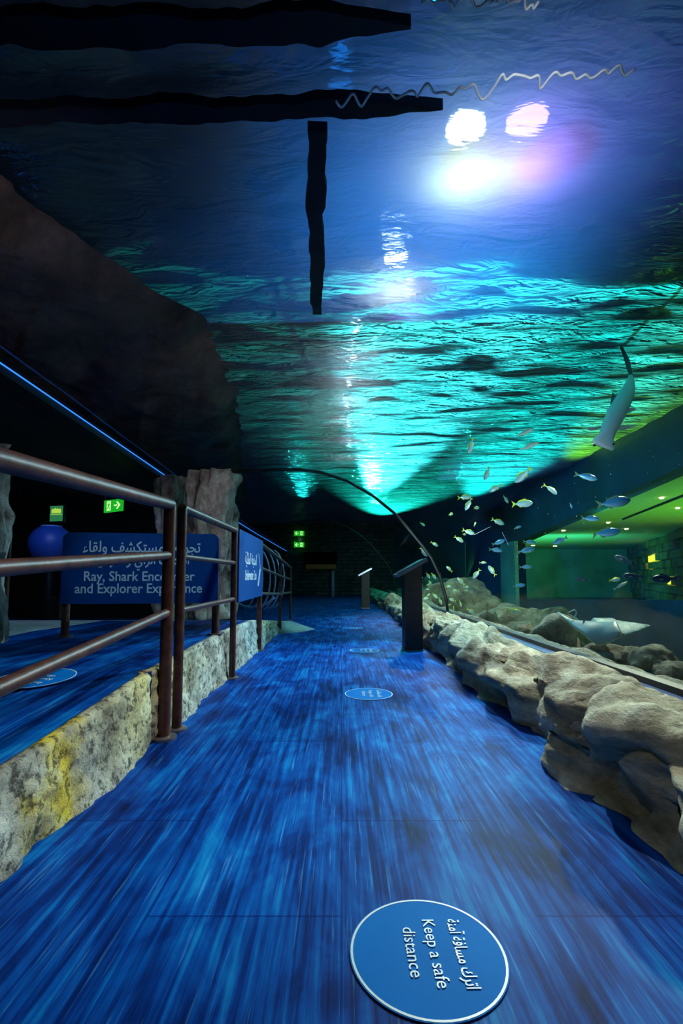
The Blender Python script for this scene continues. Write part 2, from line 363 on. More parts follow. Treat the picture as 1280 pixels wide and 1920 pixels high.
# edge beam of the acrylic, its height follows the photo (drops slowly)
BEAM = [(-2.5,2.42),(3.23,2.235),(7.0,2.08),(12.9,1.95),(20,1.85)]
XB = -2.3
ysb = [-2.5,-1,0,1,2,3.23,5,7,9,11,12.9,16,20]
b = MB(); b.grid([[(XB,y,interp(BEAM,y)-.07),(XB,y,interp(BEAM,y)-.012),(XB-.22,y,interp(BEAM,y)+.02),(XB-.22,y,interp(BEAM,y)-.07)] for y in ysb], closed=True)
b.f += [[3,2,1,0], [len(b.v)-4,len(b.v)-3,len(b.v)-2,len(b.v)-1]]
beam = tag(b.build('trim_1', M['beam']), kind='structure')
b = MB(); b.tube([(XB+.012,y,interp(BEAM,y)-.014) for y in ysb], .0055, 8); st = b.build('edge_light', M['led']); st.parent = beam
b = MB(); b.grid([[(XB-.2,y,interp(BEAM,y)-.06),(-9,y,2.45+(0 if y<9 else -.2)),(-9,y,2.6),(XB-.2,y,interp(BEAM,y)-.02)] for y in ysb], closed=True)
tag(b.build('ceiling', M['wall']), kind='structure')

# acrylic tunnel: asymmetrical arch, springs low on the right and lands on the beam at the left
PROF = [(1.5,.27),(1.47,.5),(1.40,.78),(1.27,1.06),(1.13,1.25),(.95,1.47),(.755,1.70),(.45,1.95),(.075,2.17),(-.3,2.29),(-.6,2.335),(-1.0,2.35),(-1.5,2.345),(-1.95,2.31),(-2.3,2.235)]
def prof(y, off=0.0):
    zb = interp(BEAM, y) - 2.235; pts = []
    k = len(PROF)
    for i, (x, z) in enumerate(PROF):
        t = max(0, (i-9)/5.0); z2 = z + zb*t*t
        a = PROF[max(0,i-1)]; c = PROF[min(k-1,i+1)]; d = Vector((c[0]-a[0], c[1]-a[1])).normalized(); nrm = Vector((d.y, -d.x))
        pts.append((x + nrm.x*off, y, z2 + nrm.y*off))
    return pts
b = MB(); yy = [-2.5 + i*1.5 for i in range(16)]
b.grid([prof(y) for y in yy]); b2 = len(b.v); b.grid([prof(y, .05)[::-1] for y in yy])
win = tag(b.build('window_1', M['acrylic'], smooth=True), kind='structure')
for i, (yr, r) in enumerate([(6.8,.022),(13.0,.02)]):
    q = MB(); q.tube(prof(yr, -.005), r, 10); sl = q.build('joint_seal', M['seal'], smooth=True); sl.parent = win
# sill where the right side meets the rock ledge
b = MB(); b.grid([[(1.40,y,.235),(1.40,y,.275),(1.455,y,.285),(1.455,y,.235)] for y in ysb], closed=True); tag(b.build('trim_2', M['sill']), kind='structure')
b = MB(); b.grid([[(1.457,y,.20),(1.457,y,.315),(1.52,y,.315),(1.52,y,.20)] for y in ysb], closed=True); tag(b.build('trim_3', M['black']), kind='structure')

# ------------------------------------------------------------------ water surface of the tank
def wallx(y): return 4.4 + .055*(y-6)
WZ = 3.0
def wave(x, y):
    a = noise.noise(Vector((x*1.1, y*2.6, 3.1))) * .022 + noise.noise(Vector((x*2.4+y*.8, y*5.5, 7.7))) * .014
    return a + noise.noise(Vector((x*.5, y*.7, 1.7))) * .012
b = MB(); nx, ny = 230, 460; rows = []
for j in range(ny+1):
    y = .3 + 19.65*j/ny
    xm = wallx(y) - .02; rows.append([(-5.5 + (xm+5.5)*i/nx, y, WZ + wave(-5.5 + (xm+5.5)*i/nx, y)) for i in range(nx+1)])
b.grid(rows)
tag(b.build('water_surface', M['water'], smooth=True), 'rippling water surface of the tank above the glass tunnel', 'water', kind='stuff')

# right tank wall with long viewing window
def wallx(y): return 4.4 + .055*(y-6)
def wp(y, z, off=0): return (wallx(y)+off, y, z)
def wall_hit(px, py):
    u = (px-640)/900; y = (4.4-.33)/(u-.055); return y
def top_edge(y): return interp([(-2,2.55),(6.2,2.21),(13.3,1.70)], y)
def bot_edge(y): return interp([(-2,.60),(6.2,.49),(13.3,.16)], y)
yw = [-2.0,0,2,4,6.2,8,10,12,13.3]
b = MB()
b.grid([[wp(y,top_edge(y)),wp(y,3.5),wp(y,3.5,.3),wp(y,top_edge(y),.3)] for y in yw], closed=True)
b.grid([[wp(y,-.9),wp(y,bot_edge(y)),wp(y,bot_edge(y),.3),wp(y,-.9,.3)] for y in yw], closed=True)
b.grid([[wp(y,-.9),wp(y,3.5),wp(y,3.5,.3),wp(y,-.9,.3)] for y in (13.3,16,19,20)], closed=True)
tag(b.build('wall_right', M['tankwall']), kind='structure')
b = MB(); b.grid([[wp(y,bot_edge(y)+.002,.02),wp(y,top_edge(y)-.002,.02),wp(y,top_edge(y)-.002,.08),wp(y,bot_edge(y)+.002,.08)] for y in yw], closed=True)
tag(b.build('window_2', M['acrylic']), kind='structure')
b = MB(); b.box((2.2,20,-.9),(5.15,20.3,4.2)); tag(b.build('wall_tank_end', M['tankwall']), kind='structure')
b = MB(); b.box((1.53,-2,-1.0),(5.1,20,-.9)); tag(b.build('floor_tank', M['sand']), kind='structure')
# gallery behind the window
b = MB(); xa, xb_ = wallx(-2)+.31, wallx(27)+.31; b.add([(xa,-2,2.3),(22,-2,2.3),(22,27,2.3),(xb_,27,2.3),(xa,-2,2.4),(22,-2,2.4),(22,27,2.4),(xb_,27,2.4)], [(3,2,1,0),(4,5,6,7),(0,1,5,4),(1,2,6,5),(2,3,7,6),(3,0,4,7)])
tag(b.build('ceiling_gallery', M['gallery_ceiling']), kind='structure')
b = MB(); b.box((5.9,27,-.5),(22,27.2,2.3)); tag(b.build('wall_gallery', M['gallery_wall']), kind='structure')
b = MB(); b.box((4.8,-2,-.6),(22,27,-.5)); tag(b.build('floor_gallery', M['gallery_base']), kind='structure')

# ------------------------------------------------------------------ rock ledge along the right side
BASE = [(0,.88),(1.0,.90),(1.5,.90),(1.85,.85),(2.25,.98),(2.8,.97),(3.6,.92),(4.5,1.02),(5.4,.93),(7,1.0),(10.3,1.06),(14,1.0)]
DENTS = [(1.72,.13,.26,.12,.15),(1.40,.13,.14,.12,.12),(2.35,.22,.16,.07,.13),(2.75,.27,.18,.035,.10),(3.35,.06,.4,.06,.12),(1.32,.27,.13,.03,.09),(4.35,.12,.10,.1,.1),(3.9,.1,.08,.13,.08),(5.8,.1,.3,.08,.1),(7.4,.1,.3,.08,.1)]
b = MB(); rows = []; y = -.2
while y < 20.0:
    bx = interp(BASE, y); row = []
    m_ = 46
    for j in range(m_):
        t = j/(m_-1)
        if t < .5:   # face
            u = t/.5; x = bx + .03*u - .05*math.sin(u*math.pi)*.6; z = .30*u - .01; nr = Vector((-1,0,.12))
        else:
            u = (t-.5)/.5; x = bx + .03 + (1.42-bx-.03)*u; z = .29 - .025*u + .03*math.sin(u*3.1); nr = Vector((-.25*(1-u),0,1))
        corner = math.exp(-((t-.5)/.07)**2); x += .025*corner; z -= .02*corner
        p = Vector((x, y, z)); nr.normalize()
        amp = .085*fbm((x*2.2,y*1.7,z*3.2+5),3) + .075*(.42-abs(noise.noise(Vector((x*2.6+1,y*2.7,z*3.2)))))*1.5 - .06*max(0,.10-abs(noise.noise(Vector((x*2+6,y*1.9,z*2.5+3)))))*10 + .022*fbm((x*9,y*7,z*14),3)
        edge = sstep(1,.86,t)
        amp *= edge
        for (dy,dz,ry,rz,dp) in DENTS:
            if t < .62:
                e = math.exp(-((y-dy)/ry)**4 - ((z-dz)/rz)**4); amp -= dp*e
        q = p + nr*amp
        if t < .02: q.z = -.02
        if t > .98: q = Vector((1.41, y, .245))
        row.append(q)
    row.append(Vector((1.41, y, -.02)))
    rows.append(row); y += max(.018, .011*max(1.2, y)*1.3)
b.grid(rows); ledge = b.build('rock_ledge', M['ledge'], smooth=True)
tag(ledge, 'long tan sculpted rock ledge running along the foot of the glass', 'rock ledge')

def rock(name, loc, size, seed, m, point=0, rot=0, rough=.35, sub=4, flat=.0):
    import bmesh
    bm = bmesh.new(); bmesh.ops.create_icosphere(bm, subdivisions=sub, radius=1)
    sx, sy, sz = size
    for v in bm.verts:
        d = v.co.normalized(); q = Vector((d.x+seed*3.1, d.y+seed*1.7, d.z-seed*2.3))
        r = 1 + rough*fbm(q*1.3, 4) + .12*(.4-abs(noise.noise(q*3.1))); 
        if point: r *= (1 + point*max(0, d.z)**4) * (1 - .25*point*(1-abs(d.z)))
        v.co = Vector((d.x*r*sx, d.y*r*sy, d.z*r*sz))
        if v.co.z < -flat*sz: v.co.z = -flat*sz
    bmesh.ops.rotate(bm, verts=bm.verts, matrix=Matrix.Rotation(rot, 3, 'Z'))
    me = bpy.data.meshes.new(name); bm.to_mesh(me); bm.free(); me.materials.append(m)
    me.polygons.foreach_set('use_smooth', [True]*len(me.polygons))
    o = bpy.data.objects.new(name, me); COL.objects.link(o); o.location = loc; return o

# boulders leaning out of the ledge
tag(rock('boulder', (1.13,2.02,.15), (.24,.34,.20), 1.3, M['boulder'], rot=.2, rough=.3, sub=5), 'big tan boulder bulging from the ledge near the right edge, dark hollow beneath', 'boulder')
tag(rock('boulder', (1.2,1.42,.12), (.26,.26,.19), 4.1, M['boulder'], rot=.5, rough=.35, sub=5), 'nearest boulder of the rock ledge, cut by the right picture edge', 'boulder')
tag(rock('boulder', (1.09,4.9,.18), (.16,.28,.16), 2.2, M['boulder'], rough=.4, sub=5), 'pale knobbly boulder beside the nearer podium at the end of the ledge', 'boulder')

# gravel bank and rocks behind the glass
b = MB(); rows = []; y = .4
while y < 20:
    row = []
    for j in range(34):
        x = 1.54 + 1.45*(j/33)**1.3
        z = .29 - .22*sstep(1.62,2.1,x) - 1.15*sstep(2.15,2.99,x) + .035*fbm((x*5,y*5,2),4) + .10*sstep(5.5,9,y)*noise.noise(Vector((x*1.2,y*.9,9)))
        row.append((x, y, z))
    rows.append(row); y += max(.03, .012*y)
b.grid(rows[:-1]); tag(b.build('gravel', M['gravel'], smooth=True), 'pale gravel bank behind the glass', 'gravel', kind='stuff')
TR = [ # px apex, py apex, distance, size(x,y,z), seed, pointed, label
 (1040,1168,4.35,(.26,.26,.24),3.3,.55,'pointed brown rock on the gravel, left below the pale ray'),
 (1130,1212,3.9,(.24,.22,.12),6.1,.25,'low ridged brown rock on the gravel, right of the pointed one'),
 (1182,1222,3.75,(.12,.14,.11),8.4,.2,'small brown rock wedged between the low ridged rock and the round one'),
 (1222,1218,3.5,(.13,.16,.15),9.7,.0,'round dark rock on the gravel at the far right'),
 (1262,1245,3.3,(.14,.16,.10),5.2,.1,'low dark rock at the right end of the gravel'),
 (916,1152,6.6,(.17,.17,.19),2.9,.6,'small pointed rock on the gravel behind the glass, between mound and ray'),
 (985,1172,5.3,(.10,.1,.08),7.7,.2,'tiny reddish brown rock left of the pointed rock')]
for (ax, ay, d, s, seed, pt, lab) in TR:
    p = PYd(ax, ay, d); tag(rock('tank_rock', (p.x, p.y, p.z - s[2]*(1+pt*.7)*.86), s, seed, M['tank_rock'], pt, seed, .3), lab, 'rock')
for (ax, ay, d, s, seed, lab) in [(860,1098,9.5,(.75,.9,.75),1.1,'large algae covered rock mound behind the shoal beside the podium'),
     (955,1138,7.6,(.6,.8,.40),3.8,'wide low brown rock mound behind the yellow-tailed fish near the gravel'),
     (1022,1146,6.9,(.55,.6,.45),5.9,'rounded brown rock mound behind the pointed rock'),
     (795,1090,12.5,(.7,.9,.8),7.3,'distant rock mound behind the top of the ledge, right of the podium'),
     (735,1106,16.5,(.6,1.0,.55),2.7,'dim distant rock mound between the two podiums')]:
    p = PYd(ax, ay, d); x = max(p.x, 1.6+s[0]*1.05)
    tag(rock('rock_mound', (x, p.y, p.z - s[2]), s, seed, M['tank_rock'], 0, seed, .35, 5), lab, 'rock')

# brown rock shelf on the left, added to stand for rock reflected in the water
EDGE = [(.3,-2.15),(1.2,-2.05),(2.6,-1.85),(3.2,-1.58),(3.97,-1.15),(4.8,-1.22),(5.7,-1.27),(7.0,-1.5),(9,-1.9),(13,-2.6)]
b = MB(); rows = []; y = .3
while y < 13:
    xe = interp(EDGE, y) + .10*noise.noise(Vector((y*3,0,0))) + .05*noise.noise(Vector((y*9,3,0))); row = []
    for j in range(44):
        t = j/43
        x = xe - 2.6*t; z = 2.98 - .22*sstep(0,.10,t) - .20*sstep(.1,.9,t)
        d = (.10*fbm((x*1.6, y*1.3, 4), 5) + .08*(.35-abs(noise.noise(Vector((x*2.5,y*2.5,1))))))*sstep(0,.1,t)
        row.append((x + d*.3, y, min(3.0, z + d)))
    rows.append(row); y += .05 + y*.006
b.grid(rows); tag(b.build('reflected_rock_shelf', M['reflected_rock'], smooth=True), 'dark brown shelf standing for rock reflected in the water above the left beam', 'reflected rock shelf')

# ------------------------------------------------------------------ granite curb
def curb(y0, y1, name, lab):
    b = MB(); rows = []; y = y0
    n = int((y1-y0)/.022)
    for i in range(n+1):
        y = y0 + (y1-y0)*i/n; h = interp(HP, y); row = []
        cap = sstep(0,.03,y-y0)*sstep(0,.03,y1-y)
        for j in range(26):
            t = j/25
            if t < .85: u = t/.85; x = -.885 - .028*u; z = h*u
            else: u = (t-.85)/.15; x = -.913 - .045*u; z = h + .004
            a = (.012*fbm((x*6,y*6,z*8),4) + .012*fbm((x*20,y*20,z*24+4),3)) * (1 if t < .85 else .25)
            foot = .035*noise.noise(Vector((y*2.3,1,2)))*(1-sstep(0,.35,t)) + .012*noise.noise(Vector((y*9,4,2)))*(1-sstep(0,.3,t))
            row.append((x + (a+foot)*1.0 - (1-cap)*.03, y, max(z,.0) if t<.85 else z))
        row.append((-.96, y, 0))
        rows.append(row)
    b.grid(rows); b.f.append(list(range(27))[::-1]); k = len(b.v); b.f.append(list(range(k-27,k)))
    return tag(b.build(name, M['granite'], smooth=True), lab, 'curb')
curb(-1.2, 2.36, 'stone_curb', 'near section of pitted stone curb with bright yellow stains beside the ramp')
curb(2.375, 3.80, 'stone_curb', 'middle section of speckled stone curb behind the tall rusty posts')
curb(3.815, 6.9, 'stone_curb', 'far section of pale speckled stone curb under the small blue sign')
# pale apron where the curb runs out
b = MB(); pts = []
apr = [PYd(520,1163,6.9), PZ(556,1166,.05), PZ(590,1180,.0), PZ(560,1183,.0), PZ(527,1189,.0)]
top = [Vector((-.93,6.9,.165)), Vector((-.80,7.6,.10)), Vector((-.40,7.3,.006)), Vector((-.60,6.9,.006)), Vector((-.86,6.75,.008))]
b.prism([(p.x,p.y,.001) for p in top], (0,0,0)); b = MB(); n = 5
b.add([(p.x,p.y,.001) for p in top] + top + [Vector((-.78,7.1,.09))], [(0,1,6,5),(1,2,7,6),(2,3,8,7),(3,4,9,8),(4,0,5,9),(5,6,10),(6,7,10),(7,8,10),(8,9,10),(9,5,10)])
tag(b.build('concrete_apron', M['concrete'], smooth=True), 'pale grey wedge of concrete tapering onto the blue floor at the curb end', 'apron')

# ------------------------------------------------------------------ railings
def rail_post(root, x, y, z0, z1, r):
    b = MB(); b.tube([(x,y,z0),(x,y,z1)], r, 16); p = under(root, b.build('post', M['rust'], smooth=True, sharp=50))
    f = MB(); f.tube([(x,y,z0),(x,y,z0+.012),(x,y,z0+.016)], [r*2.1,r*2.1,r*1.5], 20)
    f.v = f.v; fo = f.build('flange', M['flange'], smooth=True, sharp=40); fo.parent = p
    return p
def rail_bar(root, pts, r, name='rail'):
    b = MB(); b.tube(pts, r, 14); return under(root, b.build(name, M['rust'], smooth=True, sharp=60))
r1 = empty('railing', (-.88,2.44,0), 'near rusty steel railing with three pipes along the ramp edge', 'railing')
rail_post(r1, -.878, 2.44, 0, 1.165, .030)
rail_post(r1, -.76, -.1, 0, 1.0, .030)
def along(z_far, y): return (-.878 + (2.44-y)*.0456, y, z_far - (2.44-y)*.0667)
for zf, r, nm in ((1.165,.030,'handrail'),(.905,.022,'rail'),(.616,.022,'rail')):
    rail_bar(r1, [along(zf, y) for y in (-.6, .5, 1.5, 2.44)], r, nm)
r2 = empty('railing', (-.86,3.5,0), 'level rusty railing beyond the doubled posts carrying the small blue sign', 'railing')
PST = [(-.858,2.57,1.165,.025),(-.855,3.83,1.165,.025),(-.885,5.22,1.15,.028),(-.87,6.86,1.03,.022),(-.93,8.8,.95,.022)]
for (x,y,z,r) in PST: rail_post(r2, x, y, 0 if y < 8 else 0, z, r)
for frac, r, nm in ((1,.024,'handrail'),(.775,.017,'rail'),(.53,.017,'rail')):
    hs = [(p[0],p[1],p[2]*frac + (0 if frac == 1 else 0)) for p in PST]
    rail_bar(r2, hs, r, nm)
r3 = empty('railing', (-2.9,3.7,.34), 'thin dark railing post at the far left edge of the hall', 'railing')
pp = PYd(14,1050,3.9); rail_post(r3, pp.x, 3.9, .363, 1.2, .024)
rail_bar(r3, [(pp.x,3.9,1.19),(pp.x-1.2,3.6,1.19)], .022, 'handrail')

# ------------------------------------------------------------------ signs
def rounded(w, h, r, n=6, corners=(1,1,1,1)):
    pts = []
    for k, (cx, cy, a0) in enumerate([(w/2-r,h/2-r,0),(-w/2+r,h/2-r,90),(-w/2+r,-h/2+r,180),(w/2-r,-h/2+r,270)]):
        if corners[k]:
            for i in range(n+1):
                a = math.radians(a0+90*i/n); pts.append((cx+r*math.cos(a), cy+r*math.sin(a)))
        else: pts.append((math.copysign(w/2,cx), math.copysign(h/2,cy)))
    return pts
# big sign standing on the ramp
A = PYd(112,1133,3.45); Bq = PYd(408,1128,3.6); TL = PYd(113,998,3.45)
ux = Vector((Bq.x-A.x, Bq.y-A.y, 0)); W = ux.length; ux.normalize(); H = TL.z - A.z; uy = Vector((0,0,1)); nrm = ux.cross(uy)
c = Vector(((A.x+Bq.x)/2, (A.y+Bq.y)/2, A.z + H/2))
sg = empty('sign_board', (c.x,c.y,.36), 'wide navy sign board with white Arabic and English writing on the ramp', 'sign')
b = MB(); b.prism([c + ux*x + uy*y for x, y in rounded(W, H, .05, corners=(1,1,0,0))], -nrm*.03); under(sg, b.build('board', M['sign_blue']))
for e in (-1, 1):
    q = c + ux*(e*(W/2-.02)) - nrm*.055
    b = MB(); b.tube([(q.x,q.y,.36),(q.x,q.y,c.z+H/2-.03)], .028, 14); l = under(sg, b.build('post', M['rust'], smooth=True, sharp=50))
    b = MB(); b.tube([(q.x,q.y,.358),(q.x,q.y,.372)], .055, 18); f = b.build('flange', M['flange'], smooth=True, sharp=40); f.parent = l
fr = c + nrm*.003
def sgt(body, x0, x1, ybase, ar=False, hh=None, bold=.012):
    # pixel span on the board
    s = W/(408-112); w = (x1-x0)*s; cx = ((x0+x1)/2-260)*s; cz = (1064-ybase)*s*(H/(135*s))
    text(body, w, fr + ux*cx + uy*cz, ux, uy, M['letter'], 'lettering', sg, hh, bold, ar)
sc_ = H/135
sgt('تجربة المستكشف ولقاء', 150, 372, 1033, True, 29*sc_)
sgt('أسماك الراي والقرش', 176, 352, 1056, True, 29*sc_)
sgt('Ray, Shark Encounter', 154, 362, 1088, False, 26*sc_)
sgt('and Explorer Experience', 138, 377, 1111, False, 26*sc_)
# small sign fixed to the railing
a0 = Vector((-.822,3.86,0)); a1 = Vector((-.85,5.20,0)); ux2 = (a1-a0).normalized(); L2 = (a1-a0).length
s2 = empty('sign_board', (-.83,4.5,.6), 'small bright blue sign with white chevron fixed to the second railing', 'sign')
b = MB(); b.obox(a0+Vector((0,0,.59)), ux2*L2, Vector((-.015,0,0)), (0,0,.59)); under(s2, b.build('board', M['sign_blue']))
up = Vector((0,0,1)); base = a0 + Vector((.004,0,0))
text('الحديقة المائية', .62, base + ux2*.56 + up*.905, ux2, up, M['letter'], 'lettering', s2, .14, .012, True)
text('Underwater Zoo', .62, base + ux2*.56 + up*.765, ux2, up, M['letter'], 'lettering', s2, .125, .012)
b = MB(); b.tube([base+ux2*.98+up*1.02, base+ux2*1.10+up*.87, base+ux2*.98+up*.70], .008, 6); under(s2, b.build('chevron', M['letter']))

# ------------------------------------------------------------------ floor stickers
ST = [(801,1787,.166,'nearest round blue floor sticker reading Keep a safe distance'),
      (691,1301.5,.164,'second round floor sticker, beside the curb bend before the podium'),
      (683,1220,.16,'third round floor sticker, level with the foot of the nearer podium'),
      (661,1178,.155,'fourth round floor sticker, beyond the nearer podium'),
      (656,1157.5,.155,'fifth round floor sticker, a thin pale ellipse far down the walk'),
      (651,1144.5,.155,'sixth round floor sticker, very thin and faint'),
      (653,1131.5,.155,'farthest round floor sticker, barely visible')]
def sticker(c, R, lab, tilt=0, detail=True, rotz=0):
    t = empty('floor_sticker', c, lab, 'sticker')
    U = Matrix.Rotation(rotz, 3, 'Z') @ Vector((0,-1,0)); V = Matrix.Rotation(rotz, 3, 'Z') @ Vector((1,0,0))
    U = (U + Vector((0,0,-tilt*-U.y*-1))) if tilt else U
    if tilt: U.z = U.y*tilt; U.normalize(); V.z = V.y*tilt; V.normalize()
    n = 64; b = MB(); c = Vector(c); nz = Vector((0,0,1))
    ring = lambda r, h: [c + V*(r*math.cos(2*math.pi*k/n)) + U*(-r*math.sin(2*math.pi*k/n)) + nz*h for k in range(n)]
    b.add(ring(R,.001)+ring(R,.003), [tuple(range(n,2*n))]+[(k,(k+1)%n,n+(k+1)%n,n+k) for k in range(n)]); d = under(t, b.build('disc', M['sticker']))
    b = MB(); r1_, r2_ = ring(R*.985,.0035), ring(R*.955,.0035)
    b.add(r1_+r2_, [(k,(k+1)%n,n+(k+1)%n,n+k) for k in range(n)]); under(t, b.build('border_ring', M['sticker_white']))
    if detail:
        zt = nz*.0042
        text('اترك مسافة آمنة', R*1.14, c + V*(R*.36)+zt, U, V, M['sticker_white'], 'lettering', t, R*.235, .01, True, .0006)
        text('Keep a safe', R*1.12, c + V*(R*.02)+zt, U, V, M['sticker_white'], 'lettering', t, R*.24, .0, False, .0006)
        text('distance', R*.82, c + V*(-R*.27)+zt, U, V, M['sticker_white'], 'lettering', t, R*.24, .0, False, .0006)
for i, (px, py, R, lab) in enumerate(ST):
    p = PZ(px, py, 0); sticker((p.x, p.y, 0), R, lab, 0, i < 4)
z_ = interp(HP, 2.05); p = PZ(66, 1274, .325); zz = interp(HP, p.y); p = PZ(66,1274,zz)
sticker((p.x, p.y, interp(HP,p.y)+.006), .17, 'round dark blue sticker on the raised ramp at the left edge', .062, True, math.pi*1.45)

# ------------------------------------------------------------------ podiums
def podium(x, y, label, w=.19, d=.26, h=.86):
    t = empty('podium', (x, y, 0), label, 'podium')
    b = MB(); b.add([(x-w/2,y,0),(x+w/2,y,0),(x+w/2,y+d,0),(x-w/2,y+d,0),(x-w/2,y,h-.04),(x+w/2,y,h+.07),(x+w/2,y+d,h+.07),(x-w/2,y+d,h-.04)],
        [(3,2,1,0),(4,5,6,7),(0,1,5,4),(1,2,6,5),(2,3,7,6),(3,0,4,7)]); under(t, b.build('body', M['wood']))
    b = MB(); b.box((x-w/2-.01,y-.01,0),(x+w/2+.01,y+d+.01,.012)); under(t, b.build('base_plate', M['flange']))
    L = Vector((w+.13,0,.175)); nn = Vector((-.175,0,w+.13)).normalized()
    o0 = Vector((x-w/2-.07, y-.05, h-.075)); b = MB(); b.obox(o0, L, (0,d+.12,0), nn*.035); tr = under(t, b.build('tray', M['steel']))
    b = MB(); b.obox(o0+nn*.036+L*.05+Vector((0,.02,0)), L*.9, (0,d+.08,0), nn*.006); s = b.build('reader_panel', M['tray_face']); s.parent = tr; s.matrix_parent_inverse = Matrix.Identity(4)
    return t
podium(.775, 5.2, 'tall dark brown podium with slanted steel top, the nearer one')
podium(.60, 12.0, 'distant dark podium with slanted top beyond the nearer one', w=.20, h=.87)

# ------------------------------------------------------------------ left hall things
def pillar(name, pxs, d, z0, z1, seed, lab, m, cut=0):
    # irregular rock column through pixel-derived centre
    b = MB(); rows = []; n = 48; hN = 60
    x0, x1 = pxs; cx = PYd((x0+x1)/2, 1080, d).x; r = (x1-x0)/900*d/2
    for i in range(hN):
        t = i/(hN-1); z = z0 + (z1-z0)*t; row = []
        for k in range(n):
            a = 2*math.pi*k/n; q = (math.cos(a)*1.1+seed, math.sin(a)*1.1, z*1.4)
            rr = r*(.9 + .5*fbm(q, 5) + .35*fbm((q[0]*2.5,q[1]*2.5,q[2]*1.5),4) - .35*abs(noise.noise(Vector((q[0]*1.8,q[1]*1.8,q[2]*.9)))) + .15*(1-t)**3 - .25*sstep(.86,1,t)*cut)
            row.append((cx + rr*math.cos(a), d + rr*math.sin(a), z))
        rows.append(row)
    b.grid(rows, closed=True); b.f.append(list(range(n))[::-1]); b.f.append(list(range(len(b.v)-n, len(b.v))))
    return tag(b.build(name, m, smooth=True), lab, 'rock column')
pillar('rock_column', (345,440), 5.5, .33, 2.0, 2.5, 'pale rock column behind the wide sign, right end', M['pillar_rock'])
pillar('rock_column', (290,350), 6.2, .23, 2.08, 6.5, 'dim brown rock column behind the doubled railing posts', M['pillar_rock'])
p = PYd(-30,1050,3.3); pillar('rock_column', (-75,12), 3.3, .3, 1.72, 9.1, 'grey rock column at the far left edge with a rounded top', M['pillar_rock'], 1)
# blue globe planter
g = PYd(95,1020,5.4); rg = 37/900*5.4
t = empty('blue_globe', (g.x,g.y,interp(HP,5.4)), 'matte blue globe with pale flat top behind the wide sign', 'globe')
b = MB(); rows = []
for i in range(25):
    ph = math.radians(-64 + 128*i/24); rows.append([(g.x+rg*math.cos(ph)*math.cos(2*math.pi*k/40), g.y+rg*math.cos(ph)*math.sin(2*math.pi*k/40), g.z+rg*math.sin(ph)) for k in range(40)])
b.grid(rows, closed=True); b.f.append(list(range(40))[::-1]); under(t, b.build('shell', M['globe'], smooth=True))
for e in (-1,1):
    b = MB(); zz = g.z+e*rg*math.sin(math.radians(64)); rr = rg*math.cos(math.radians(64))
    b.tube([(g.x+rr*math.cos(2*math.pi*k/32), g.y+rr*math.sin(2*math.pi*k/32), zz) for k in range(33)], .008, 8, False); under(t, b.build('rim', M['globe_rim'], smooth=True))
b = MB(); b.tube([(g.x,g.y,interp(HP,5.4)),(g.x,g.y,g.z-rg*.88)], .03, 12); under(t, b.build('stand', M['beam'], smooth=True))

def quad_board(cx, cy, w, h, d, th=.04):   # box facing the camera-ish (+ toward -y), pixel centre and size
    p = PYd(cx, cy, d); ww = w/900*d; hh = h/900*d
    return p, ww, hh
# exit sign with arrow (double sided hanging box)
p, ww, hh = quad_board(212, 948, 37, 23, 6.0)
ex = empty('exit_sign', (p.x,p.y,p.z), 'green emergency exit sign with running figure and right arrow, hanging in the hall', 'exit sign')
uxe = Vector((1,-.12,.10)).normalized(); uye = Vector((0,0,1)); nn = uxe.cross(uye)
b = MB(); b.obox(p - uxe*ww/2 - uye*hh/2, uxe*ww, -nn*.03, uye*hh); under(ex, b.build('light_box', M['exit_green']))
def exit_marks(root, p, uxe, uye, w, h, flip=1, m=None):
    m = m or M['exit_white']; nn = uxe.cross(uye); f = p + nn*.004
    q = lambda u, v: f + uxe*(u*w*flip) + uye*(v*h)
    # door
    b = MB(); b.add([q(-.34,-.38),q(-.34,.40),q(-.12,.40),q(-.12,-.38)], [(0,1,2,3),(3,2,1,0)]); under(root, b.build('door_mark', m))
    b = MB(); g = f + nn*.002; q2 = lambda u, v: g + uxe*(u*w*flip) + uye*(v*h)
    n = 10; b.add([q2(-.21+.028*math.cos(2*math.pi*k/n), .27+.06*math.sin(2*math.pi*k/n)) for k in range(n)], [tuple(range(n))])
    def limb(a, c, t=.02):
        a = Vector(a); c = Vector(c); d = (c-a).normalized(); s = Vector((-d.y, d.x))*t
        s1 = Vector((s.x, s.y*1.7)); b.add([q2(*(a+s1)),q2(*(a-s1)),q2(*(c-s1)),q2(*(c+s1))], [(0,1,2,3)])
    limb((-.22,.20),(-.25,-.05),.03); limb((-.25,-.05),(-.18,-.15)); limb((-.18,-.15),(-.20,-.33)); limb((-.25,-.05),(-.30,-.2)); limb((-.30,-.2),(-.37,-.24)); limb((-.22,.16),(-.15,.03)); limb((-.22,.16),(-.31,.08))
    under(root, b.build('running_figure', M['exit_green']))
    b = MB(); b.add([q(.05,.06),q(.05,-.06),q(.22,-.06),q(.22,.06)], [(0,1,2,3)]); b.add([q(.17,.30),q(.26,.30),q(.40,0),q(.26,-.30),q(.17,-.30),q(.29,0)], [(0,1,2,5),(5,2,3,4)])
    under(root, b.build('arrow', m))
exit_marks(ex, p, uxe, uye, ww, hh)
b = MB(); b.tube([p + uye*hh/2 - uxe*ww*.45, p + uye*(hh/2+.33) - uxe*ww*.45], .006, 6); under(ex, b.build('hanger', M['black']))
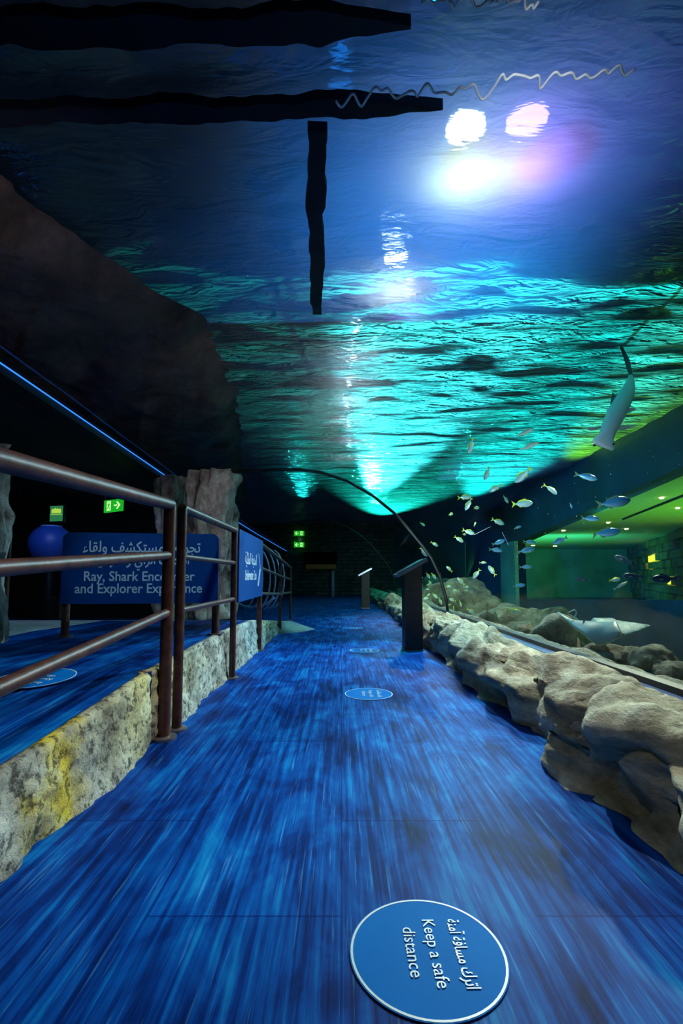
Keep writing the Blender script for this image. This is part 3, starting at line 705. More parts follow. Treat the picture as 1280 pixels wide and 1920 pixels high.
# lit poster over the globe
p, ww, hh = quad_board(106, 963, 24, 29, 6.2)
po = empty('lit_poster', (p.x,p.y,p.z), 'small green lit poster in a dark frame above the blue globe', 'poster')
uxp = Vector((1,0,.04)).normalized(); b = MB(); b.obox(p - uxp*ww*.62 - uye*hh*.6, uxp*ww*1.24, (0,.03,0), uye*hh*1.2); under(po, b.build('frame', M['black']))
f = p + Vector((0,-.004,0))
b = MB(); b.obox(f - uxp*ww*.5 - uye*hh*.5, uxp*ww, (0,.003,0), uye*hh); under(po, b.build('sheet', M['exit_dim']))
b = MB(); f2 = f + Vector((0,-.004,0)); tp = [(-.38,.02),(.38,.02),(.38,.25),(.28,.33),(.2,.27),(.1,.36),(.0,.30),(-.1,.38),(-.2,.29),(-.3,.34),(-.38,.22)]
b.add([f2 + uxp*(u*ww) + uye*(v*hh) for u, v in tp], [tuple(range(len(tp)))]); b.add([f2 + uxp*(u*ww) + uye*(v*hh) for u, v in [(-.46,-.08),(.46,-.08),(.46,-.04),(-.46,-.04)]], [(0,1,2,3)]); under(po, b.build('picture', M['poster_yellow']))
# purple lit panel
pts = [PYd(x, y, 6.6) for x, y in [(40,852),(52,838),(62,843),(80,856),(106,862),(106,868),(80,866),(60,862)]]
b = MB(); b.prism(pts, (0,.05,0)); tag(recentre(b.build('light_panel', M['purple_panel'])), 'small violet-blue lit wedge panel high on the left', 'light panel')
# grey box under the sign
p = PYd(95,1125,6.5); b = MB(); b.box((p.x-.12,6.5,.235),(p.x+.12,6.7,p.z+.04)); tag(recentre(b.build('storage_box', M['wall'])), 'dim grey box on the hall floor left of the wide sign', 'box')
# rib sculpture behind railing
rs = empty('rib_sculpture', (-1.5,8.2,0), 'curved blue ribs like a boat hull behind the far railing', 'sculpture')
for i, (dx, sc2) in enumerate([(0,1.0),(10,1.0),(19,.98),(28,.95),(-14,1.0),(-26,1.0)]):
    pts = []
    for k in range(15):
        a = math.radians(78 - 160*k/14); px = 480 + dx + 26*math.cos(a)*sc2; py = 1085 - 58*math.sin(a)*sc2
        pts.append(PYd(px, py, 8.0 + i*.12))
    b = MB(); b.tube(pts, .014, 8); under(rs, b.build('rib', M['rib'], smooth=True))
b = MB(); b.tube([PYd(x, y, 8.1) for x, y in [(440,1128),(455,1136),(470,1139),(484,1137),(500,1132),(515,1120)]], .022, 10); under(rs, b.build('keel', M['rib'], smooth=True))

# far end: two exit signs, screen, pole
for k, (cx, cy, lab) in enumerate([(560.5,1000,'upper green exit sign on the dark far wall'),(560.5,1021.5,'lower green exit sign on the dark far wall')]):
    p, ww, hh = quad_board(cx, cy, 19, 9.5, 19.7)
    e = empty('exit_sign', (p.x,p.y,p.z), lab, 'exit sign')
    X = Vector((1,0,0)); b = MB(); b.obox(p - X*ww/2 - uye*hh/2, X*ww, (0,.06,0), uye*hh); under(e, b.build('light_box', M['exit_green'])); exit_marks(e, p, X, uye, ww, hh, -1)
p, ww, hh = quad_board(601, 1046, 62, 22, 19.6)
tv = empty('wall_screen', (p.x,p.y,p.z), 'dark wide screen with ochre caption strip on the far wall', 'screen')
b = MB(); b.box((p.x-ww/2,19.6,p.z-hh/2),(p.x+ww/2,19.75,p.z+hh/2)); under(tv, b.build('screen', M['tv']))
q = PYd(601,1062,19.6); b = MB(); b.box((q.x-.60,19.58,q.z-.10),(q.x+.62,19.7,q.z+.08)); under(tv, b.build('caption_strip', M['tv_strip']))
b = MB(); q = PYd(624,1090,18.5); b.tube([(q.x,18.5,0),(q.x,18.5,1.0)], .06, 12); tag(recentre(b.build('post', M['rib'], smooth=True)), 'faint blue post before the far wall right of the screen', 'post')

# ------------------------------------------------------------------ structure and lamps above the water
def wbeam(name, p0, p1, w, seed, tp=.12):
    p0 = Vector(p0); p1 = Vector(p1); d = p1-p0; L = d.length; d.normalize(); sd = Vector((-d.y, d.x, 0)); n = int(L/.025); rows = []
    for i in range(n+1):
        t = L*i/n; w_ = w*(tp+(1-tp)*min(1, (L-t)/.35)); a = w_/2*(1+.45*noise.noise(Vector((t*5,seed,0)))+.25*noise.noise(Vector((t*14,seed,3)))); c = w_/2*(1+.45*noise.noise(Vector((t*5,seed,9)))+.25*noise.noise(Vector((t*14,seed,7))))
        p = p0+d*t; rows.append([p+sd*a, p-sd*c, p-sd*c+Vector((0,0,.05)), p+sd*a+Vector((0,0,.05))])
    b = MB(); b.grid(rows, closed=True); k = len(b.v); b.f += [[0,1,2,3],[k-1,k-2,k-3,k-4]]
    tag(b.build(name, M['beam']), kind='structure')
wbeam('trim_4', PZ(-300,228,2.93), PZ(830,205,2.93), .085, 1.5)
wbeam('trim_5', PZ(-300,68,2.93), PZ(770,52,2.93), .11, 4.5)
wbeam('trim_6', PZ(592,245,2.93), PZ(594,590,2.93), .09, 8.5, .7)
b = MB(); b.box((-5,4.0,3.045),(4.2,4.06,4.0)); tag(b.build('unseen_flood_baffle', M['black']), kind='structure')  # added unseen panel keeping the grazing floods off the near water
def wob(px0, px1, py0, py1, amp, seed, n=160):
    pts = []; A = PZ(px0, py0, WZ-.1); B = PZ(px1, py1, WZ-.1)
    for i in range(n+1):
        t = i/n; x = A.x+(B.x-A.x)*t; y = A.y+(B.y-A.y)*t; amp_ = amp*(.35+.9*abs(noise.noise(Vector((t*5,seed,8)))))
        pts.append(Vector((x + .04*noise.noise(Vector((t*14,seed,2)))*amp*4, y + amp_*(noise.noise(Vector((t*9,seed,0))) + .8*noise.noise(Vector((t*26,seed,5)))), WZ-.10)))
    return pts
b = MB(); b.tube(wob(630,1190,190,128,.14,3), .0055, 6); tag(b.build('glint_line', M['glint_speck'], smooth=True), 'long thin wavering line of light on the water above the lamps, built as a white tube', 'light line')  # bright reflection on the ripples, modelled as a pale wobbling tube
b = MB(); b.tube(wob(790,1010,3,2,.06,8,80), .005, 6); tag(b.build('glint_line', M['glint_speck'], smooth=True), 'short wavering line of light at the top picture edge, built as a white tube', 'light line')
def lamp(px, py, h, r, m, lab, blades=1):
    p = PZ(px, py, h)
    t = empty('tank_lamp', p, lab, 'lamp')
    n = 24; b = MB(); b.tube([(p.x,p.y,p.z+.03),(p.x,p.y,p.z+.16),(p.x,p.y,p.z+.22)], [r*1.15,r*1.1,r*.5], n); under(t, b.build('housing', M['black'], smooth=True, sharp=40))
    b = MB(); b.tube([(p.x,p.y,p.z),(p.x,p.y,p.z+.028)], r, n); under(t, b.build('lens', m))
lamp(742,500,3.2,.09,M['lamp_white'],'bright white lamp above the water, lowest of the three large ones')
lamp(872,268,3.2,.11,M['lamp_warm'],'bright yellowish white lamp above the water, top left of the pair')
lamp(988,256,3.2,.11,M['lamp_purple'],'violet lamp above the water, right of the yellowish one')
lamp(770,560,3.15,.035,M['lamp_purple'],'small violet lamp just below the lowest white lamp')
for k, (px, py) in enumerate([(668,640),(660,690),(655,735),(650,775),(652,815),(655,850)]):  # added row of tiny lamps, there to make glints on the ripples
    lamp(px, py-12, 3.22, .024, M['added_glint_lamp'], ['first','second','third','fourth','fifth','last'][k] + ' small white lamp added for the water glints, counting down the row towards the arch')

# ------------------------------------------------------------------ gallery fittings
for k, (px, py) in enumerate([(1240,934),(1270,953),(1140,980),(1232,897),(1174,992),(1056,995),(1040,1024),(1122,957),(999,1023)]):
    p = PZ(px, py, 2.285); rr = .0042*p.y
    b = MB(); b.tube([(p.x,p.y,2.275),(p.x,p.y,2.298)], max(.035, rr*.8), 16)
    tag(recentre(b.build('downlight', M['downlight'])), ['brightest gallery downlight, right of the largest blue fish','gallery downlight cut near the right edge','gallery downlight below the two upper blue fish','gallery downlight nearest the dark beam at the right','small faint gallery downlight right of the lowest blue fish','gallery downlight between the beam and the dim blue fish','gallery downlight at the ceiling corner over the teal wall','gallery downlight under the tail of the largest blue fish','leftmost gallery downlight near the window end'][k], 'downlight')
p0 = PZ(1168,973,2.29); p1 = PZ(1290,925,2.29); b = MB(); b.tube([p0, p1], .03, 8); tag(recentre(b.build('ceiling_track', M['beam'])), 'dark straight track across the green gallery ceiling', 'track')
# stone block wall of the gallery
E0 = Vector((16.2,26.9,0)); E1 = Vector((9.2,11.5,0)); dE = (E1-E0); LE = dE.length; dE.normalize(); nE = Vector((-dE.y, dE.x, 0)); nE = -nE if nE.x > 0 else nE
b = MB(); b.obox(E0+Vector((0,0,-.5)), dE*LE, -nE*.3, (0,0,2.78)); gw = b.build('wall_blocks', M['block']); tag(gw, kind='structure')
bl = MB(); lit = MB(); rnd = random.Random(5)
for r_ in range(9):
    s = rnd.random()*.5
    while s < LE-1.1:
        w = rnd.uniform(.6,1.1); hgt = .29
        o = E0 + dE*s + Vector((0,0,-.4+r_*.3)); dp = rnd.choice([.02,.08,.16,.2])
        tgt = lit if (rnd.random() < .07 and s > 5 and 2 < r_ < 8) else bl
        tgt.obox(o, dE*(w-.03), nE*dp, (0,0,hgt-.02)); s += w
q = bl.build('stone_blocks', M['block']); q.parent = gw
q = lit.build('lit_blocks', M['block_lit']); q.parent = gw; q['label'] = 'blocks glowing yellow'
# pillar at the end of the window
b = MB(); b.grid([[wp(y,-.5,-.10),wp(y,1.75,-.10),wp(y,1.75,.0),wp(y,-.5,0)] for y in (13.0,14.4)], closed=True); n=len(b.v); b.f += [[0,1,2,3],[n-1,n-2,n-3,n-4]]
tag(b.build('trim_7', M['gallery_wall']), kind='structure')
# navy plinth in front of the gallery wall
b = MB(); b.box((5.7,22.8,-.5),(16,23.2,-.22)); tag(b.build('trim_8', M['gallery_base']), kind='structure')

# ------------------------------------------------------------------ fish
M['fish_silver'] = mat_shade('silver_fish_skin', [(0,(.75,.90,.95)), (.55,(.45,.75,.80)), (.80,(.25,.50,.50)), (.93,(.65,.75,.05))], .25, .2)
M['fish_blue'] = mat_shade('blue_fish_skin', [(0,(.35,.70,.90)), (.5,(.05,.28,.60)), (.9,(.04,.18,.40))], .3, .2)
M['fish_slim'] = mat_shade('pale_slim_fish_skin', [(0,(.9,.95,.95)), (.5,(.7,.78,.75)), (.9,(.30,.35,.30))], .25, .3)
M['fin_yellow'] = plain('yellow_fin', (.70,.75,.03), .5, 0, .15)
M['fin_dark'] = plain('olive_fin', (.12,.22,.08), .5)
M['fin_pale'] = plain('pale_fin', (.55,.65,.60), .5)
M['eye'] = plain('fish_eye', (.01,.01,.012), .15)
M['fish_dark'] = mat_shade('dark_fish_skin', [(0,(.06,.12,.14)), (1,(.01,.03,.04))], .4)
def make_fish(kind, bend):
    """unit length fish, head towards +x, side towards -y; centre near the origin"""
    hgt = {'silver':.175,'blue':.15,'slim':.085,'dark':.16}[kind]; body_m = M['fish_'+kind]
    fin = {'silver':M['fin_yellow'],'blue':M['fin_dark'],'slim':M['fin_pale'],'dark':M['fish_dark']}[kind]
    root = empty({'silver':'yellowtail_fish','blue':'blue_fish','slim':'slender_fish','dark':'dark_fish'}[kind])
    def bx(x): return bend*(.5-x)**2*.9 - bend*.05
    b = MB(); rows = []; cols = []; n = 14
    prof_ = [(.50,.02),(.47,.28),(.42,.55),(.34,.82),(.22,1.0),(.08,1.0),(-.08,.82),(-.20,.52),(-.28,.26),(-.33,.17),(-.36,.20)]
    for (x, k) in prof_:
        h = hgt*k; w = h*.46; row = []
        for j in range(n):
            a = 2*math.pi*j/n; row.append((x, bx(x)+w*math.cos(a), h*math.sin(a)*(.95 if math.sin(a) > 0 else 1.05))); cols.append((math.sin(a)+1)/2)
        rows.append(row)
    b.grid(rows, closed=True, cols=cols); m = len(b.v); b.f.append(list(range(n))[::-1]); b.f.append(list(range(m-n,m)))
    b.build('body', body_m, root, smooth=True)
    def fin_mesh(pts, name, th=.006, mm=None):
        q = MB(); q.prism([(x, y+bx(x)-th/2, z) for x, y, z in pts], (0,th,0)); return q.build(name, mm or fin, root)
    s = hgt/.16
    fin_mesh([(-.33,0,.03*s),(-.40,0,.075*s),(-.52,0,.16*s),(-.455,0,.04*s),(-.44,0,0),(-.455,0,-.04*s),(-.52,0,-.16*s),(-.40,0,-.075*s),(-.33,0,-.03*s)], 'tail_fin')
    fin_mesh([(.22,0,hgt*.9),(.14,0,hgt*1.32),(.02,0,hgt*1.18),(-.18,0,hgt*.78),(-.24,0,hgt*.35),(-.05,0,hgt*.72)], 'dorsal_fin')
    fin_mesh([(.0,0,-hgt*.85),(-.10,0,-hgt*1.15),(-.22,0,-hgt*.62),(-.24,0,-hgt*.35)], 'anal_fin')
    for sd in (-1, 1):
        q = MB(); w = hgt*.44; q.add([(.24,sd*w,-.01),(.12,sd*(w+.05),-.02),(.10,sd*(w+.045),-.05),(.22,sd*w,-.045)], [(0,1,2,3),(3,2,1,0)]); q.build('pectoral_fin', M['fin_pale'] if kind != 'silver' else fin, root)
        q = MB(); c = Vector((.415, bx(.415)+sd*hgt*.235, hgt*.14)); q.tube([c-Vector((0,sd*.004,0)), c+Vector((0,sd*.008,0))], .017, 8); q.build('eye', M['eye'], root)
    return root
protos = {}
def get_fish(kind, bend):
    k = (kind, bend)
    if k not in protos:
        protos[k] = make_fish(kind, bend); return protos[k]
    src = protos[k]; r = src.copy(); COL.objects.link(r)
    for ch in src.children:
        c = ch.copy(); COL.objects.link(c); c.parent = r
    return r
def place_fish(kind, px, py, L, ang, d, label, group=None, yaw=0, bend=0):
    o = get_fish(kind, bend); p = PYd(px, py, d); s = L/900*d
    a = math.radians(ang); X = Vector((math.cos(a), math.sin(math.radians(yaw)), math.sin(a))).normalized()
    Zr = Vector((0,0,1)) if abs(X.z) < .95 else Vector((-1,0,0)); Y = Zr.cross(X).normalized(); Z = X.cross(Y).normalized()
    o.matrix_world = Matrix.Translation(p) @ Matrix((X, Y, Z)).transposed().to_4x4() @ Matrix.Diagonal((s, s, s, 1))
    o['label'] = label; o['category'] = 'fish'
    if group: o['group'] = group
    elif 'group' in o: del o['group']
    return o
YT = 'yellow-tailed silver fish '
FS = [('silver',884,837,31,-115,6.0,'topmost yellow-tailed silver fish of the shoal, diving, nearest the bright arch',20,.5),
 ('slim',981,813,48,28,5.2,'upper of the two slender silver fish below the ripples',0,-.5),
 ('slim',990,838,48,24,5.2,'lower of the two slender silver fish, thin and arched',0,-.3),
 ('silver',914,888,28,-118,6.2,YT+'diving left of the larger stooping one',25,.4),
 ('silver',980,892,38,-140,5.6,YT+'with arched back, stooping left below the two slender fish',20,.4),
 ('silver',928,915,27,-150,6.2,YT+'tilting down left, above the horizontal large one',20,0),
 ('silver',871,932,27,6,6.6,YT+'level, upper one of the trio left of centre shoal',0,0),
 ('silver',878,945,27,-115,6.6,YT+'diving, its tail raised, lower one of the trio',25,0),
 ('silver',893,952,17,10,7.0,YT+'small, turned partly away, right one of the trio',50,0),
 ('silver',948,936,22,-40,6.5,YT+'with rounded body just left of the largest one',40,0),
 ('silver',979,944,40,4,5.2,'largest of the yellow-tailed silver fish, level and facing right',0,0),
 ('silver',845,964,15,20,8.5,'small pale fish alone left of the trio, facing away',60,0),
 ('silver',792,983,14,-25,10.5,'tiny pale fish beside the dark arch joint, upper one',40,0),
 ('silver',933,978,26,-22,6.2,YT+'below the largest one, its tail raised to the left',0,0),
 ('silver',890,983,14,52,8.0,'small faint pale fish tilted upward in mid shoal',50,0),
 ('silver',878,997,24,-18,6.6,YT+'pointing right, over two dimmer fish',0,0),
 ('silver',870,1002,11,0,7.5,'tiny pale fish tucked under a yellow-tailed one',60,0),
 ('silver',860,1011,20,-32,7.2,YT+'sloping down right, lower left of the mid shoal',0,0),
 ('silver',814,1020,16,-30,9.0,YT+'small, just right of the dark arch joint',0,0),
 ('silver',794,1035,22,-50,7.6,'slim yellow-tailed fish crossing the dark arch joint above the podium top',10,0),
 ('blue',970,989,15,22,8.0,'small blue fish left of the window pillar top',0,0),
 ('blue',934,1017,26,20,7.5,'dim blue fish tilting up before the dark tank wall',0,0),
 ('blue',929,1031,26,-5,7.5,'dim blue-green fish level below the tilting dim one',0,0),
 ('blue',992,1016,24,-5,7.5,'dark blue fish beside the leftmost gallery downlight',0,0),
 ('blue',986,1032,34,12,7.0,'long blue fish just under the leftmost gallery downlight',0,0),
 ('blue',985,1063,24,2,8.0,'blue fish in the middle of the teal window area left side',0,0),
 ('blue',973,1098,24,8,8.0,'blue fish low beside the window pillar',0,0),
 ('silver',893,1076,22,-125,7.5,'rounded pale fish with tail raised right, left one of a pair',20,0),
 ('silver',922,1070,23,120,7.0,'rounded pale fish facing up left, right one of a pair',20,0),
 ('silver',842,1067,15,135,8.2,YT+'small, facing up left, alone above the school',0,0),
 ('silver',864,1090,19,135,7.8,YT+'facing up left with tail down right, right of the school',0,0),
 ('silver',963,1146,30,-14,5.6,'green-backed yellow-tailed fish low over the gravel mounds',0,0),
 ('silver',1035,917,29,-45,5.2,YT+'with raised tail in front of the dark beam, left part',20,.5),
 ('blue',1100,893,40,-18,4.8,'dim blue fish with olive tail in front of the dark beam',0,.3),
 ('blue',1150,942,66,9,4.15,'largest blue fish, crossing the edge of the green ceiling',0,0),
 ('blue',1106,972,35,-2,4.6,'bright blue rounded fish below left of the largest blue fish',0,0),
 ('blue',1136,999,54,8,4.4,'lowest of the three large blue fish against the green ceiling',0,0),
 ('blue',1050,1013,30,205,5.6,'dim dark blue fish with tail up right beside a downlight',0,0),
 ('blue',1070,948,12,-70,5.5,'very small blue fish hanging in front of the dark beam',0,0),
 ('dark',1168,1049,36,160,5.2,'black fish silhouette before the teal gallery wall',0,0),
 ('dark',1186,1080,40,180,4.7,'larger dark fish silhouette below the black one',0,0),
 ('dark',1088,1086,28,0,5.6,'dark oval fish silhouette low in the gallery window',0,0),
 ('dark',1245,1085,48,180,4.4,'dark fish silhouette in front of the block wall at right',0,0),
 ('silver',1152,1087,22,8,5.2,'yellow-green fish beside the dark silhouettes',0,0),
 ('slim',1163,1098,32,28,5.2,'long green slender fish tilted up low in the window',0,0)]
for (k, px, py, L, an, d, lab, yaw, bend) in FS:
    place_fish(k, px, py, L, an, d, lab, None, yaw, bend)
SCH = [(840,1100,12,0),(854,1108,14,180),(813,1080,15,-50),(802,1079,14,-60),(822,1076,16,-70),(848,1125,14,160),(840,1135,16,200),(841,1149,14,170),(863,1132,14,-80),(883,1146,18,-30),
 (815,1117,14,-45),(825,1127,15,-70),(797,1122,13,10),(850,1142,13,85),(787,1075,12,-80),(788,1083,9,0),(789,1097,13,-70),(803,1096,10,20),(801,1105,8,0),(806,1092,9,-60),(829,1098,12,85),(873,1101,10,10),(874,1107,9,0),(905,1055,13,0),(802,1116,10,40)]
for k, (px, py, L, an) in enumerate(SCH):
    d = 8.0 if py < 1112 else min(7.6, 1.62*900/(px-640)+.35)
    if px < 830 and py < 1112: d = 9.5
    place_fish('silver', px, py, L, an, d, 'small pale yellow-finned fish in the dense school low right of the podium', 'school of small fish beside the podium', random.uniform(-30,30))

# ------------------------------------------------------------------ hammerhead
M['shark'] = mat_shade('shark_skin', [(0,(.03,.07,.13)), (.40,(.06,.12,.20)), (.54,(.62,.80,.80)), (1,(.80,.92,.88))], .4, 0, .06)
M['shark_fin'] = plain('pale_shark_fin', (.85,.90,.80), .45, 0, .06)
M['shark_tail'] = plain('dark_shark_tail', (.05,.05,.08), .45)
def loft(path, widths, heights, side, cols_fn=None, n=20):
    b = MB(); rows = []; cols = []
    for i, p in enumerate(path):
        t = (path[min(i+1,len(path)-1)] - path[max(i-1,0)]).normalized(); sd = side[i] if isinstance(side, list) else side
        sd = (sd - t*sd.dot(t)).normalized(); upv = sd.cross(t).normalized()
        row = []
        for k in range(n):
            a = 2*math.pi*k/n; row.append(p + sd*(widths[i]*math.cos(a)) + upv*(heights[i]*math.sin(a))); cols.append((1+math.sin(a))/2)
        rows.append(row)
    b.grid(rows, closed=True, cols=cols); m = len(b.v); b.f.append(list(range(n))[::-1]); b.f.append(list(range(m-n,m))); return b
sp = [(1129,839,3.870),(1131,834,3.870),(1133,827,3.887),(1136,820,3.904),(1140,808,3.939),(1147,792,3.982),(1156,774,4.042),(1165,757,4.111),(1173,742,4.171),(1179,727,4.231),(1182,714,4.283),(1182,704,4.300)]
wpx = [18,21,20,13,14.5,16,17,16,14,11,7,4]
path = [PYd(*s) for s in sp]; ws = [w/900*s[2] for w, s in zip(wpx, sp)]
hs = [.010,.018,.028,.042,.058,.070,.072,.068,.056,.040,.024,.013]
# side direction: across the body as seen, belly towards the viewer and down
axis = (path[6]-path[2]).normalized(); view = (path[5]-CAM).normalized()
side = -axis.cross(view).normalized(); side = (side*.95 + view*.28).normalized()
sh = empty('hammerhead_shark', path[5], 'hammerhead shark seen from below, pale belly, head down beside the dark beam', 'shark')
under(sh, loft(path, ws, hs, side).build('body', M['shark'], smooth=True))
def fin3(pix, name, m, root, th=.012):
    q = MB(); P_ = [PYd(*a) for a in pix]; v = (P_[0]-CAM).normalized(); q.prism([p - v*th/2 for p in P_], v*th); return under(root, q.build(name, m))
fin3([(1127,802,3.913),(1120,806,3.887),(1108,808,3.853),(1101,806,3.836),(1102,801,3.836),(1114,801,3.870),(1126,797,3.956)], 'pectoral_fin', M['shark_fin'], sh)
fin3([(1154,806,3.939),(1166,807,3.956),(1180,803,3.973),(1195,798,3.990),(1192,796,3.990),(1174,797,3.973),(1158,797,3.973)], 'pectoral_fin', M['shark_fin'], sh)
fin3([(1161,765,4.025),(1150,766,3.990),(1149,770,3.973),(1153,774,3.990),(1159,770,4.008)], 'pelvic_fin', M['shark_fin'], sh)
fin3([(1175,766,4.111),(1186,764,4.128),(1194,768,4.128),(1180,774,4.111),(1173,774,4.094)], 'pelvic_fin', M['shark_fin'], sh)
fin3([(1143,765,4.214),(1145,748,4.283),(1148,735,4.300),(1151,738,4.300),(1152,752,4.214),(1156,762,4.171)], 'dorsal_fin', M['shark_tail'], sh, .02)
fin3([(1179,716,4.283),(1175,712,4.300),(1173,716,4.300),(1178,722,4.257)], 'second_dorsal_fin', M['shark_tail'], sh)
fin3([(1183,710,4.300),(1188,716,4.300),(1187,719,4.300),(1181,716,4.283)], 'anal_fin', M['shark_fin'], sh)
fin3([(1184,712,4.300),(1187,708,4.317),(1184,692,4.352),(1178,670,4.403),(1168,652,4.455),(1163,640,4.489),(1159,636,4.506),(1159,646,4.489),(1164,658,4.455),(1169,672,4.403),(1174,690,4.352),(1180,706,4.300)], 'tail_fin', M['shark_tail'], sh, .025)
for (ex_, ey_) in ((1114,835),(1149,833)):
    q = MB(); c = PYd(ex_, ey_, 3.86); q.tube([c-Vector((.008,0,0)), c+Vector((.008,0,0))], .009, 8); under(sh, q.build('eye', M['eye']))

# ------------------------------------------------------------------ guitarfish / rays
M['ray_under'] = mat_shade('pale_ray_skin', [(0,(.75,.95,.92)), (.45,(.6,.9,.88)), (.6,(.12,.30,.34)), (1,(.08,.20,.25))], .4)
M['ray_spot'] = mat_rock('spotted_ray_skin', (.05,.14,.18), (.10,.26,.30), (.35,.60,.62), 26, .1, rough=.5)
def guitarfish(name, pts, wp_, hp_, m, label, fins):
    path = [PYd(*s) for s in pts]; ws = [w/900*s[2] for w, s in zip(wp_, pts)]
    t = empty(name, path[len(path)//2], label, 'ray')
    ax = (path[-1]-path[0]).normalized(); side = Vector((-.1,.85,.35)).normalized()
    ax_side = side
    hs = [h/900*s[2] for h, s in zip(hp_, pts)]
    under(t, loft(path, ws, hs, ax_side).build('body', m, smooth=True))
    for nm, pix, mm in fins: fin3(pix, nm, mm, t, .008)
    return t
guitarfish('guitarfish', [(1164,1191,3.75),(1160,1190,3.77),(1150,1189,3.8),(1138,1187,3.85),(1124,1183,3.9),(1108,1178,3.95),(1092,1173,4.0),(1078,1168,4.05),(1066,1162,4.1),(1055,1155,4.15),(1046,1148,4.2)],
  [3,10,22,34,36,28,20,12,8,5,2], [2,4.5,6.5,8,8,7,5.5,4,2.6,1.8,1], M['ray_under'], 'pale guitarfish with raised thin tail gliding over the rocks',
  [('pelvic_fin', [(1096,1176,3.98),(1086,1180,3.98),(1080,1179,3.98),(1086,1174,4.0)], M['ray_under']),
   ('dorsal_fin', [(1092,1166,4.0),(1094,1160,4.0),(1096,1162,4.0),(1096,1168,4.0)], M['ray_spot']),
   ('pectoral_fin', [(1132,1180,3.95),(1142,1184,3.95),(1160,1184,3.95),(1162,1180,3.98),(1150,1176,4.0),(1136,1175,4.0)], M['ray_under'])])
guitarfish('spotted_ray', [(1218,1173,4.25),(1208,1173,4.25),(1195,1174,4.25),(1180,1175,4.25),(1165,1176,4.25),(1150,1175,4.27),(1135,1172,4.3),(1120,1168,4.3),(1108,1167,4.3)],
  [2,6,14,20,28,34,30,20,4], [1,1.6,2.4,3.2,4.2,6,7,5,1.5], M['ray_spot'], 'spotted dark-backed ray just behind the pale guitarfish', [])
b = MB(); b.tube([PYd(x,y,4.1) for x,y in [(1064,1149),(1070,1146),(1077,1143),(1080,1147),(1079,1154),(1075,1157)]], .004, 6)
b.tube([PYd(x,y,4.1) for x,y in [(1064,1151),(1075,1157),(1085,1163),(1093,1166)]], .004, 6)
tag(recentre(b.build('ray_tail', M['fin_pale'], smooth=True)), 'thin looping whip tail of a ray curling above the guitarfish', 'tail')

b = MB(); rnd = random.Random(11)
for k in range(420):
    d = rnd.uniform(2.2, 7.5); px = rnd.uniform(700, 1275); py = rnd.uniform(260, 1060); p = PYd(px, py, d); r_ = rnd.uniform(.0008,.0018)*d*.55
    if p.x < 1.62 or p.z > 2.85 or p.z < .5 or p.x > 4.2: continue
    b.add([p+Vector((r_,0,0)),p-Vector((r_,0,0)),p+Vector((0,r_,0)),p-Vector((0,r_,0)),p+Vector((0,0,r_)),p-Vector((0,0,r_))],
          [(0,2,4),(2,1,4),(1,3,4),(3,0,4),(2,0,5),(1,2,5),(3,1,5),(0,3,5)])
tag(b.build('drifting_specks', M['glint_speck']), 'tiny pale specks drifting in the tank water', 'specks', kind='stuff')
for pa, pb, lab in [((818,852),(866,912),'fine pale line slanting through the water above the shoal trio'),((941,998),(953,1022),'short fine pale line slanting before the dim blue fish'),((888,1003),(918,988),'short fine pale line rising right of the mid shoal')]:
    b = MB(); b.tube([PYd(*pa, 6.2), PYd(*pb, 6.2)], .0018, 6); tag(recentre(b.build('thin_line', M['glint_speck'])), lab, 'line')

# ================================================================== LIGHT
def spot(loc, tgt, energy, col, angle=90, size=.05, blend=.6, name='spot'):
    l = bpy.data.lights.new(name, 'SPOT'); l.energy = energy; l.color = col; l.spot_size = math.radians(angle); l.spot_blend = blend; l.shadow_soft_size = size
    o = bpy.data.objects.new(name, l); COL.objects.link(o); o.location = loc
    o.rotation_euler = (Vector(tgt)-Vector(loc)).to_track_quat('-Z','Y').to_euler(); return o
def area(loc, tgt, energy, col, sx, sy, name='area', spread=180):
    l = bpy.data.lights.new(name, 'AREA'); l.energy = energy; l.color = col; l.shape = 'RECTANGLE'; l.size = sx; l.size_y = sy; l.spread = math.radians(spread)
    o = bpy.data.objects.new(name, l); COL.objects.link(o); o.location = loc
    o.rotation_euler = (Vector(tgt)-Vector(loc)).to_track_quat('-Z','Y').to_euler(); return o
# key: lamps shining down through the tank onto walk, rocks and curb
spot((1.75,6.0,2.85), (-.1,3.7,0), 600, (.42,.82,1), 80, .05, .9)
spot((1.6,9.5,2.8), (.2,7.0,0), 220, (.45,.85,1), 90, .05, .8)
spot((1.15,4.1,2.8), (1.20,2.2,.2), 360, (1,.97,.80), 56, .03, .8)
spot((1.0,7.2,2.75), (1.2,5.4,.2), 300, (1,.98,.82), 52, .03, .8)
spot((1.2,12.5,2.75), (1.3,10,.2), 120, (1,.98,.82), 50, .03, .8)
spot((.9,1.6,2.7), (-1.0,1.7,.1), 170, (1,.96,.82), 46, .04, .9)
spot((.9,4.6,2.7), (-.95,3.6,.1), 130, (1,.97,.85), 34, .04, .9)
# left hall
spot((-.6,1.7,2.1), (-1.4,3.6,.85), 50, (.38,.80,1), 32, .05)
spot((-1.0,3.9,1.95), (-1.4,5.4,1.0), 18, (.8,.85,1), 80, .05)
spot((-.3,3.9,1.9), (-.85,4.6,.9), 30, (.6,.8,1), 50, .05)
spot((-2.7,4.2,2.0), (-3.2,5.4,1.15), 26, (.35,.55,1), 90, .05)
spot((-1.3,1.6,2.15), (-1.9,3.6,2.7), 16, (.9,.72,.75), 110, .1)
spot((-.6,3.9,2.15), (-1.5,4.9,2.75), 7, (.75,.7,.8), 90, .05)
